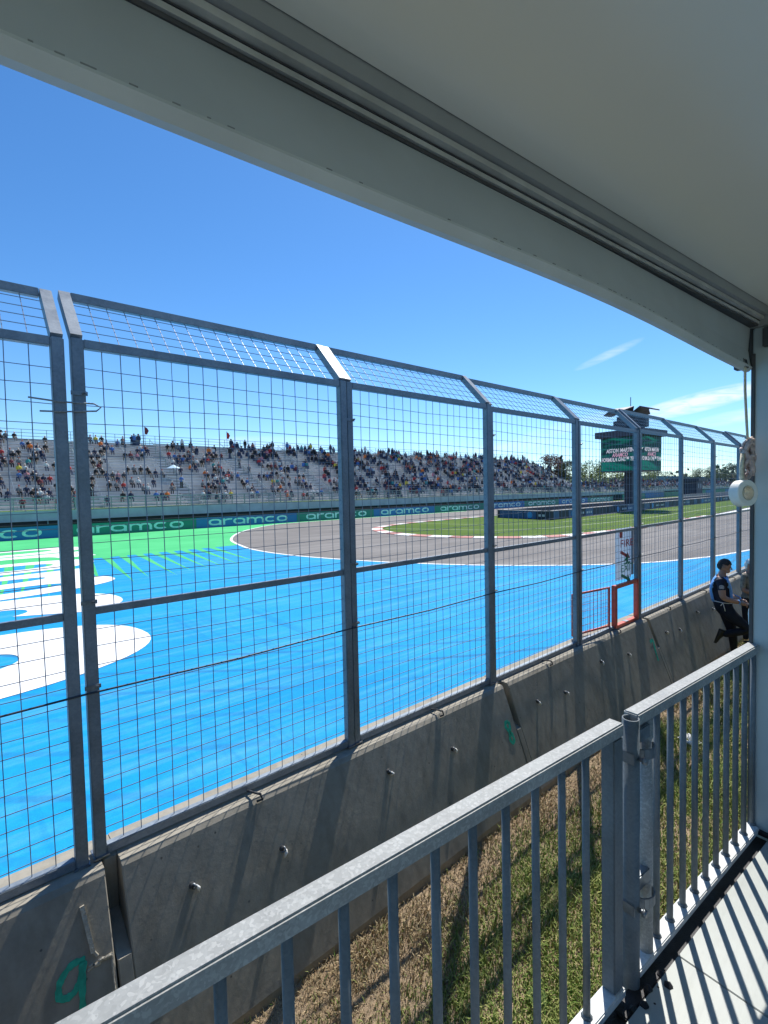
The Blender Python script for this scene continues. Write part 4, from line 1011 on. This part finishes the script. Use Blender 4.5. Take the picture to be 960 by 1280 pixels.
people = []     # (x, y, z, standing) spots on the benches
def grandstand(label, x0, x1, y0, zb, rows, run, rise, aisle, seed, fill):
    gs = empty('grandstand', (0, 0, 0)); tag(gs, label, 'grandstand')
    rnd = random.Random(seed)
    yb = y0 + rows * run; zt = zb + rows * rise
    b = MB()
    for i in range(rows):
        ya, z = y0 + i * run, zb + i * rise
        b.add([(x0, ya, z), (x1, ya, z), (x1, ya + run, z), (x0, ya + run, z), (x0, ya + run, z + rise), (x1, ya + run, z + rise)], [(0, 1, 2, 3), (3, 2, 5, 4)])
    tag(b.build('stepped_deck', 'stand_deck', gs), kind='stuff')
    b = MB()
    aw = 1.3
    segs = []; x_ = x0 + .4
    while x_ < x1 - 2:
        e = min(x_ + aisle - aw, x1 - .4); segs.append((x_, e)); x_ = e + aw
    for i in range(rows):
        ya, z = y0 + i * run + run * .55, zb + i * rise
        for a, e in segs:
            b.box(a, e, ya, ya + .27, z + .39, z + .43)
            b.box(a, e, ya - .34, ya - .06, z + .03, z + .06)
            xx = a + .3
            while xx < e: b.box(xx, xx + .06, ya + .06, ya + .2, z + .0, z + .389); xx += 2.4
    tag(b.build('bench_rows', 'alu_bench', gs), kind='stuff')
    for a, e in segs[:-1]:       # aisle steps and hand rails
        b = MB()
        for i in range(rows):
            ya, z = y0 + i * run, zb + i * rise; b.box(e + .05, e + aw - .05, ya + run * .5, ya + run - .002, z + .002, z + rise / 2)
        b.build('aisle_stair', 'concrete_grey', gs)
        b = MB()
        for q in range(2, rows - 2, 5):
            za, zc = zb + q * rise, zb + (q + 3) * rise; ya, yc = y0 + q * run + .2, y0 + (q + 3) * run + .2; xm = e + aw / 2
            b.tube([(xm, ya, za), (xm, ya, za + 1.0), (xm, yc, zc + 1.0), (xm, yc, zc)], .035, 5)
        tag(b.build('aisle_rail', 'stand_rail', gs), kind='stuff')
    # front walkway, railing, fascia and a dark sheet painting in the shade underneath
    b = MB(); b.box(x0, x1, y0 - 1.5, y0 - .002, zb - .25, zb - .1); b.build('walkway', 'stand_deck', gs)
    b = MB(); b.box(x0, x1, y0 - 1.56, y0 - 1.502, max(1.36, zb - .95), zb - .05); b.build('fascia', 'fascia', gs)
    def rails(nm, yy, z0, h, nrail, gap, m='stand_rail', r=.03):
        b = MB(); xx = x0
        while xx <= x1: b.box(xx - r, xx + r, yy - r, yy + r, z0, z0 + h); xx += gap
        for j in range(1, nrail + 1): b.box(x0, x1, yy - r * .8, yy + r * .8, z0 + h * j / nrail - .025, z0 + h * j / nrail + .025)
        return tag(b.build(nm, m, gs), kind='stuff')
    rails('front_railing', y0 - 1.5, zb - .095, 1.15, 4, 1.5); rails('front_railing', y0 - .05, zb + .003, 1.0, 2, 2.4)
    rails('back_railing', yb + .05, zt, 1.15, 3, 2.4, 'stand_rail', .025)
    b = MB(); b.box(x0 + .1, x1 - .1, y0 - 1.2, y0 - 1.1, -.01, zb - .3); b.build('under_shade', 'stand_dark', gs)
    b = MB(); xx = x0
    while xx <= x1:
        b.box(xx - .06, xx + .06, yb - .1, yb + .1, -.01, zt - .2); b.box(xx - .05, xx + .05, y0 - 1.45, y0 - 1.33, -.01, zb - .26); xx += 4.8
    tag(b.build('support_frame', 'stand_rail', gs), kind='stuff')
    for a, e in segs:            # seat spots, clustered in groups
        for i in range(rows):
            xx = a + rnd.uniform(0, 2)
            while xx < e - .3:
                d = fill(xx, i / rows) * (1.25 if i > rows - 3 else (1.15 if i < rows * .5 else 1))
                if rnd.random() < d:
                    for q in range(rnd.choice((1, 1, 2, 2, 3, 4))):
                        if xx > e - .3: break
                        people.append((xx, y0 + i * run + run * .55 + .1, zb + i * rise + .43, False)); xx += rnd.uniform(.5, .75)
                xx += rnd.uniform(.6, 2.2)
    for k_ in range(int((x1 - x0) / 6)):
        a, e = rnd.choice(segs); i = rnd.randrange(rows); people.append((e + aw / 2 + rnd.uniform(-.3, .3), y0 + i * run + .25, zb + i * rise + .01, True))
    for k_ in range(int((x1 - x0) / 5)):
        people.append((rnd.uniform(x0, x1), yb - .3, zt - rise + .01, True))
    return gs
def fill1(x_, t): return 0.44 + 0.14 * max(0, math.sin(x_ * .33 + 1.0 + 2 * t)) * max(0, math.sin(x_ * .11 + t * 3.2 + .6)) + min(.14, max(0, x_ - 25) * .002)
grandstand('long aluminium grandstand dotted with spectators behind the aramco boards', -8, 108, 54.0, 2.35, 21, 0.75, 0.372, 9.4, 21, fill1)
grandstand('low grandstand wing at the end of the long grandstand', 109, 150, 54.4, 2.0, 6, 0.78, 0.34, 9.4, 27, lambda x_, t: .46)
grandstand('smaller grandstand farther along the circuit beyond the big screen', 160, 280, 66, 2.0, 8, 0.8, 0.34, 11, 33, lambda x_, t: .42)

# spectators: low seated and standing bodies, one mesh each
SHIRTS = [('black', (.015, .015, .018)), ('navy', (.02, .03, .07)), ('grey', (.18, .18, .19)), ('white', (.62, .62, .60)), ('red', (.45, .03, .03)), ('orange', (.70, .17, .03)),
          ('blue', (.06, .16, .42)), ('teal', (.05, .28, .28)), ('yellow', (.65, .50, .06)), ('maroon', (.16, .03, .04)), ('pink', (.55, .22, .26))]
for n_, c_ in SHIRTS: mat('shirt_' + n_, c_, .8)
mat('jeans', (.04, .055, .10), .8); mat('shorts', (.20, .17, .13), .8)
def spectator(shirt, standing, hat, legs):
    b = MB()
    if standing:
        for s_ in (-1, 1): b.tube([(0, .09 * s_, .85), (.02, .10 * s_, .45), (0, .10 * s_, .03)], [.10, .075, .055], 6, 2); b.box(-.06, .17, .05 + .10 * (s_ - .5) - .0, .14 + .10 * (s_ - .5), 0, .06, 2)
        z = .85; lean = .02
    else:
        for s_ in (-1, 1): b.tube([(-.02, .10 * s_, .09), (.36, .12 * s_, .10), (.42, .12 * s_, -.02), (.40, .12 * s_, -.36)], [.095, .075, .065, .05], 6, 2)
        z = .02; lean = .08
    b.tube([(0, 0, z), (.0, 0, z + .2), (lean * .6, 0, z + .42), (lean, 0, z + .55), (lean, 0, z + .60)], [.16, .165, .185, .15, .06], 8, 1)
    for s_ in (-1, 1):
        e = [(lean, .19 * s_, z + .52), (.05, .25 * s_, z + .26), (.27, .16 * s_, z + .20)]
        b.tube(e, [.06, .05, .04], 5, 1); b.ball((.29, .15 * s_, z + .20), .045, 0, 1)
    b.tube([(lean, 0, z + .56), (lean + .02, 0, z + .68)], .05, 6, 0)
    b.ball((lean + .03, 0, z + .74), .098, 0, 1, (1, .85, 1.15)); b.ball((lean + .012, 0, z + .775), .104, 3, 1, (1, .88, .95))
    if hat: b.box(lean + .08, lean + .2, -.06, .06, z + .77, z + .785, 3)
    return b.mesh('spectator', ['skin', 'shirt_' + shirt, legs, hat or 'hair'], True)
rs = random.Random(77); VAR = []
wts = [14, 9, 6, 5, 2.2, 1.2, 2, .6, .8, 1.6, .5]
for (n_, _) in SHIRTS:
    for stg in (False, True): VAR.append((n_, stg, spectator(n_, stg, rs.choice([None, None, 'tape_white', 'shirt_black', 'shirt_red']), rs.choice(['jeans', 'trouser', 'shorts', 'jeans']))))
vis = [p for p in people if p[0] > 1.0]
vis.sort(key=lambda p: p[0] ** 2 + p[1] ** 2)
rest = MB(); RM = ['skin'] + ['shirt_' + n_ for n_, _ in SHIRTS] + ['jeans', 'hair']
for i, (x_, y_, z_, stg) in enumerate(vis):
    k = rs.choices(range(len(SHIRTS)), wts)[0]; sn, _, me = VAR[2 * k + (1 if stg else 0)]; rz = R(-90 + rs.uniform(-28, 28)); s_ = rs.uniform(.82, .98)
    if i < 300:
        o = inst('spectator', me, None, (x_, y_, z_), rz); o.scale = (s_,) * 3
        tag(o, 'spectator in %s %s %s' % (sn, 'top', 'standing on the grandstand steps' if stg else 'seated on the grandstand benches'), 'spectator', 'spectators on the grandstand')
    else:
        c_, q = math.cos(rz), math.sin(rz); z0 = z_ + (.80 if stg else .0)
        def T(p): return (x_ + p[0] * c_ - p[1] * q, y_ + p[0] * q + p[1] * c_, z0 + p[2])
        def bx(a0, a1, b0, b1, c0, c1, mi):
            rest.add([T(p) for p in ((a0, b0, c0), (a1, b0, c0), (a1, b1, c0), (a0, b1, c0), (a0 + .02, b0 + .02, c1), (a1 - .02, b0 + .02, c1), (a1 - .02, b1 - .02, c1), (a0 + .02, b1 - .02, c1))], [(0, 3, 2, 1), (4, 5, 6, 7), (0, 1, 5, 4), (1, 2, 6, 5), (2, 3, 7, 6), (3, 0, 4, 7)], mi)
        bx(-.13, .17, -.24, .24, .02, .58, 1 + k); bx(-.06, .13, -.08, .08, .585, .78, 0); bx(-.10, .11, -.095, .095, .74, .86, len(RM) - 1)
        if stg: bx(-.1, .1, -.18, .18, -.8, .0, len(RM) - 2)
        else: bx(.0, .46, -.2, .2, -.02, .14, len(RM) - 2); bx(.36, .46, -.18, .18, -.4, -.03, len(RM) - 2)
o = rest.build('crowd', RM); tag(o, 'crowd of distant spectators filling the far end of the grandstands', 'crowd', kind='stuff')
# flags and a canopy held up in the stand
for x_, yy, zz_, m, lb in ((30.5, 69.2, 10.2, 'shirt_red', 'red flag on a thin pole at the top of the grandstand'), (19.4, 69.2, 10.2, 'shirt_maroon', 'dark furled flag on a pole at the top of the grandstand')):
    rt = empty('flag', (x_, yy, zz_)); tag(rt, lb, 'flag')
    b = MB(); b.tube([(0, 0, -.2), (0, 0, 2.3)], .03, 6); b.build('pole', 'stand_dark', rt)
    b = MB(); b.add([(.02, 0, 2.2), (.35, .08, 2.05), (.5, .0, 1.7), (.3, .1, 1.2), (.02, 0, 1.25), (.02, .03, 2.2), (.35, .11, 2.05), (.5, .03, 1.7), (.3, .13, 1.2), (.02, .03, 1.25)], [(0, 1, 2, 3, 4), (9, 8, 7, 6, 5), (0, 5, 6, 1), (1, 6, 7, 2), (2, 7, 8, 3), (3, 8, 9, 4)]); b.build('cloth', m, rt)
rt = empty('umbrella', (19.8, 60.0, 6.5)); tag(rt, 'pale blue umbrella opened over the grandstand benches', 'umbrella')
b = MB(); n = 12; vs = [(0, 0, .5)] + [(.75 * math.cos(6.2832 * k / n), .7 * math.sin(6.2832 * k / n), .05 + .05 * (k % 2)) for k in range(n)]; b.add(vs, [(0, 1 + k, 1 + (k + 1) % n) for k in range(n)]); mat('pale_blue', (.45, .62, .75), .7); b.build('canopy', 'pale_blue', rt)
b = MB(); b.tube([(0, 0, .48), (0, 0, -.7)], .02, 6); b.build('shaft', 'stand_dark', rt)

# ================================================================= INFIELD ISLAND AND BIG SCREEN
isl = [(47.6, 34.3), (46.4, 27.2), (56, 27.0), (122, 29.4), (122, 34.3)]
sheet('island_pavement', isl, 0.02, 'concrete_grey')
def island_wall(p, q, label, seed):
    p = Vector((*p, 0)); q = Vector((*q, 0)); d = q - p; L = d.length; rt = empty('island_barrier', p, math.atan2(d.y, d.x)); tag(rt, label, 'barrier', 'barriers round the infield island')
    n = max(1, round(L / 2.0)); w = L / n; rnd = random.Random(seed)
    b = MB(); b.box(0, L, .03, .55, -.01, .88); b.build('barrier_core', 'panel_dark', rt); b = MB(); b.box(0, L, -.02, .6, .882, .93); b.build('barrier_cap', 'concrete_grey', rt)
    for i in range(n):
        b = MB(); b.bbox(i * w + .04, (i + 1) * w - .04, 0, .028, .03, .86, .006); b.build('panel', rnd.choice(['panel_blue', 'panel_dark', 'panel_dark']), rt)
        if i % 6 == 2:
            b = MB(); b.tube([((i + .5) * w, .0, .45), ((i + .5) * w, -.03, .45)], .36, 14); b.build('round_logo', 'logo_blue', rt)
        if i % 6 in (3, 4):
            for k in range(3):
                b = MB(); b.box(i * w + .3 + k * .5, i * w + .3 + k * .5 + .32, -.012, -.002, .32, .55); b.build('lettering', 'logo_white', rt)
island_wall((46.4, 27.2), (122, 29.4), 'low dark barrier with blue round logos along the infield grass', 1)
island_wall((47.6, 34.3), (46.4, 27.2), 'short dark end of the infield barrier facing the hairpin', 2)
island_wall((122, 34.6), (47.6, 34.6), 'far dark barrier on the back of the infield island', 3)

tx, ty = 71.5, 29.5
ts = empty('screen_tower', (tx, ty, 0), R(-5.2)); tag(ts, 'big green video screen tower with team name on the infield', 'screen')
b = MB(); b.box(-.6, .6, -.6, .6, .0, 5.4); b.build('mast', 'screen_frame', ts)
S = 2.8; Z0, Z1 = 5.3, 10.0
b = MB(); b.bbox(-S, S, -S, S, Z0, Z1, .05); b.build('screen_box', 'screen_frame', ts)
b = MB(); b.box(-S - .55, S + .55, -S - .55, S + .55, Z1 + .002, Z1 + .85); b.build('roof_slab', 'screen_roof', ts)
b = MB(); b.box(-1.3, 1.3, -1.3, 1.3, Z1 + .852, Z1 + 2.9); b.build('upper_mast', 'screen_frame', ts)
for dx, dy in ((-1.8, 0), (1.8, 0), (0, -1.8), (0, 1.8)):
    b = MB(); b.bbox(dx - .48, dx + .48, dy - .48, dy + .48, Z1 + 1.3, Z1 + 2.5, .04); b.build('speaker_box', 'screen_frame', ts)
for a_ in range(4):
    b = MB(); t0 = R(90 * a_); ca, sa = math.cos(t0), math.sin(t0)
    pr = [(.4, -.5, 3.3), (2.0, -1.5, 3.85), (3.4, -1.0, 3.35), (3.4, 1.0, 3.35), (2.0, 1.5, 3.85), (.4, .5, 3.3)]
    vs = [(x_ * ca - y_ * sa, x_ * sa + y_ * ca, Z1 + z_) for x_, y_, z_ in pr]; vs += [(v[0], v[1], v[2] + .16) for v in vs]; n = 6
    b.add(vs, [(0, 1, 4, 5)[::-1], (1, 2, 3, 4)[::-1], (6, 7, 10, 11), (7, 8, 9, 10)] + [(i, (i + 1) % n, n + (i + 1) % n, n + i) for i in range(n)]); b.build('sail_canopy', 'screen_roof', ts)
b = MB(); b.tube([(0, 0, Z1 + 2.9), (0, 0, Z1 + 3.5)], .5, 8); b.tube([(0, 0, Z1 + 3.5), (0, 0, Z1 + 5.6)], .05, 6); b.build('antenna', 'screen_frame', ts)
for k in range(4):
    a_ = R(90 * k)
    b = MB(); b.box(-S + .12, S - .12, -S - .03, -S - .004, Z0 + .12, Z1 - .1); o = b.build('screen_face', 'screen_green', ts); o.rotation_euler = (0, 0, a_)
    for s_, zz_, sz, m, wd_ in (('ASTON MARTIN', 8.15, .74, 'screen_text', 3.9), ('ARAMCO', 7.55, .72, 'screen_pink', 2.2), ('FORMULA ONE™ TEAM', 6.95, .72, 'screen_text', 5.3)):
        l_ = inst('lettering', text_mesh(s_, sz, m, 0.004, shear=.15, xs=1.0, offset=.02, fit=wd_), o, (0, -S - .045, zz_)); l_.rotation_euler = (R(90), 0, 0)

# track vehicle recovery van and marshals' post beyond the island
mh = empty('marshal_post', (150, 46, 0)); tag(mh, 'dark flat-roofed marshal post beyond the infield barrier', 'building')
b = MB(); b.box(-2.2, 2.2, -1.8, 1.8, 0, 4.2); b.build('wall', 'panel_dark', mh)
b = MB(); b.bbox(-3.4, 3.4, -2.6, 2.6, 4.203, 4.9, .06); b.build('roof', 'screen_frame', mh)
for k in (-1.2, .4):
    b = MB(); b.box(k, k + 1.0, -1.84, -1.802, 2.4, 3.5); b.build('window', 'sign_grey', mh)
for i in range(14):
    rt = empty('concrete_barrier', (126 + i * 9.2, 40.5 + i * .35, 0), .038); tag(rt, 'pale concrete wall section on the far side of the back straight', 'barrier', 'far concrete wall sections')
    b = MB(); b.bbox(0, 9.1, -.15, .15, -.01, 1.0, .03); b.build('wall_section', 'concrete_grey', rt)
for i in range(9):
    x_ = 118 + i * 16
    rt = empty('advertising_board', (x_, 50.4 + i * 1.2, 0), .075); tag(rt, 'plain %s board on the far fence beyond the screen' % ('blue' if i % 2 else 'green'), 'advertising board', 'distant boards')
    b = MB(); b.box(0, 15.8, 0, .2, -.01, 1.3); b.build('board', 'board_blue' if i % 2 else 'board_green', rt)
# blue hoarding far right
rt = empty('hoarding', (300, 118, 0), .05); tag(rt, 'long blue hoarding on posts far beyond the back straight', 'hoarding')
b = MB(); b.box(0, 190, 0, .4, 5.6, 9.0); b.build('panel', 'logo_blue', rt)
for k in range(12):
    b = MB(); b.box(k * 17 + 1, k * 17 + 1.5, .1, .4, 0, 5.598); b.build('post', 'stand_dark', rt)

# ================================================================= TREES
def tree(x_, y_, h, r, m, label, seed, conifer=False, n=2600):
    rt = empty('conifer_tree' if conifer else 'leafy_tree', (x_, y_, 0)); tag(rt, label, 'tree', 'trees beyond the grandstands')
    rnd = random.Random(seed); b = MB()
    b.tube([(0, 0, -.1), (.1, .05, h * .3), (-.05, .1, h * .6), (0, 0, h * .92)], [h * .028, h * .022, h * .014, .03], 7)
    for k in range(6):
        a_ = k * 1.05 + rnd.random(); z_ = h * rnd.uniform(.25, .55); b.tube([(0, 0, z_), (math.cos(a_) * r * .4, math.sin(a_) * r * .4, z_ + h * .1), (math.cos(a_) * r * .75, math.sin(a_) * r * .75, z_ + h * .2)], [h * .012, h * .008, .03], 5)
    b.build('trunk', 'bark', rt)
    b = MB(); cl = []
    for k in range(46):
        if conifer: z_ = rnd.uniform(.12, .98); rad = r * (1 - z_) * 1.0 + .15; a_ = rnd.uniform(0, 6.28); q = rnd.uniform(.2, 1) * rad; cl.append((math.cos(a_) * q, math.sin(a_) * q, z_ * h, rad * .35 + .35))
        else:
            a_ = rnd.uniform(0, 6.28); ph = rnd.uniform(-.5, 1.0); q = math.sqrt(max(0, 1 - ph * ph * .9)) * r * rnd.uniform(.35, 1.0); cl.append((math.cos(a_) * q, math.sin(a_) * q, h * .62 + ph * h * .34, r * rnd.uniform(.18, .36)))
    sz = h * .021
    for k in range(n):
        c_ = rnd.choice(cl); d = Vector((rnd.gauss(0, 1), rnd.gauss(0, 1), rnd.gauss(0, 1))); d.normalize(); p = Vector(c_[:3]) + d * c_[3] * rnd.uniform(.55, 1.05)
        u_ = Vector((rnd.gauss(0, 1), rnd.gauss(0, 1), rnd.gauss(0, 1))).normalized(); w_ = u_.orthogonal().normalized(); s_ = sz * rnd.uniform(.6, 1.4)
        b.add([p - u_ * s_, p + w_ * s_ * .6, p + u_ * s_, p - w_ * s_ * .6], [(0, 1, 2, 3)])
    b.build('crown', m, rt)
def at(px, depth): u = (px - 480) / 620; v = (fw0 + r0 * u) * depth; return v.x, v.y
for px, dep, h, r, m, lb, con in (
        (645, 215, 14.5, 6, 'leaf_mid', 'low green tree rising just above the long grandstand', False),
        (664, 205, 14.0, 5, 'leaf_mid', 'second low green tree above the long grandstand top', False),
        (690, 190, 15.5, 6, 'leaf_red', 'reddish-brown leaved tree behind the end of the grandstand', False),
        (702, 200, 16.0, 4, 'leaf_dark', 'dark pointed conifer behind the end of the grandstand', True),
        (712, 185, 13.0, 5, 'leaf_dark', 'dark bushy tree beside the conifer', False),
        (738, 165, 11.0, 6.5, 'leaf_light', 'bright yellow-green tree left of the screen mast', False),
        (757, 168, 10.4, 6, 'leaf_light', 'bright yellow-green tree touching the screen mast', False),
        (806, 230, 11.0, 6, 'leaf_light', 'pale green tree right of the screen', False),
        (824, 245, 10.5, 6, 'leaf_mid', 'mid green tree right of the screen near the marshal post', False),
        (876, 330, 13.0, 9, 'leaf_mid', 'distant round tree above the blue hoarding', False),
        (897, 340, 14.0, 9, 'leaf_mid', 'distant broad tree above the blue hoarding', False),
        (915, 300, 14.5, 8, 'leaf_dark', 'distant dark tree near the fence end', False),
        (852, 320, 9.0, 8, 'leaf_dark', 'distant low dark tree behind the marshal post', False)):
    x_, y_ = at(px, dep); tree(x_, y_, h, r, m, lb, px, con)
# far wood closing the horizon
b = MB(); rnd = random.Random(5)
for k in range(16000):
    a_ = R(rnd.uniform(-25, 75)); d = rnd.uniform(420, 520); h = 8 + 4 * math.sin(a_ * 31) + 2.5 * math.sin(a_ * 83)
    p = Vector((math.cos(a_) * d, math.sin(a_) * d, abs(rnd.gauss(.5, .35)) * h)); u_ = Vector((rnd.gauss(0, 1), rnd.gauss(0, 1), rnd.gauss(0, 1))).normalized(); w_ = u_.orthogonal().normalized(); s_ = rnd.uniform(.8, 2.0)
    b.add([p - u_ * s_, p + w_ * s_, p + u_ * s_, p - w_ * s_], [(0, 1, 2, 3)])
tag(b.build('far_wood', 'leaf_dark'), 'far-off belt of trees along the horizon', 'wood', kind='stuff')
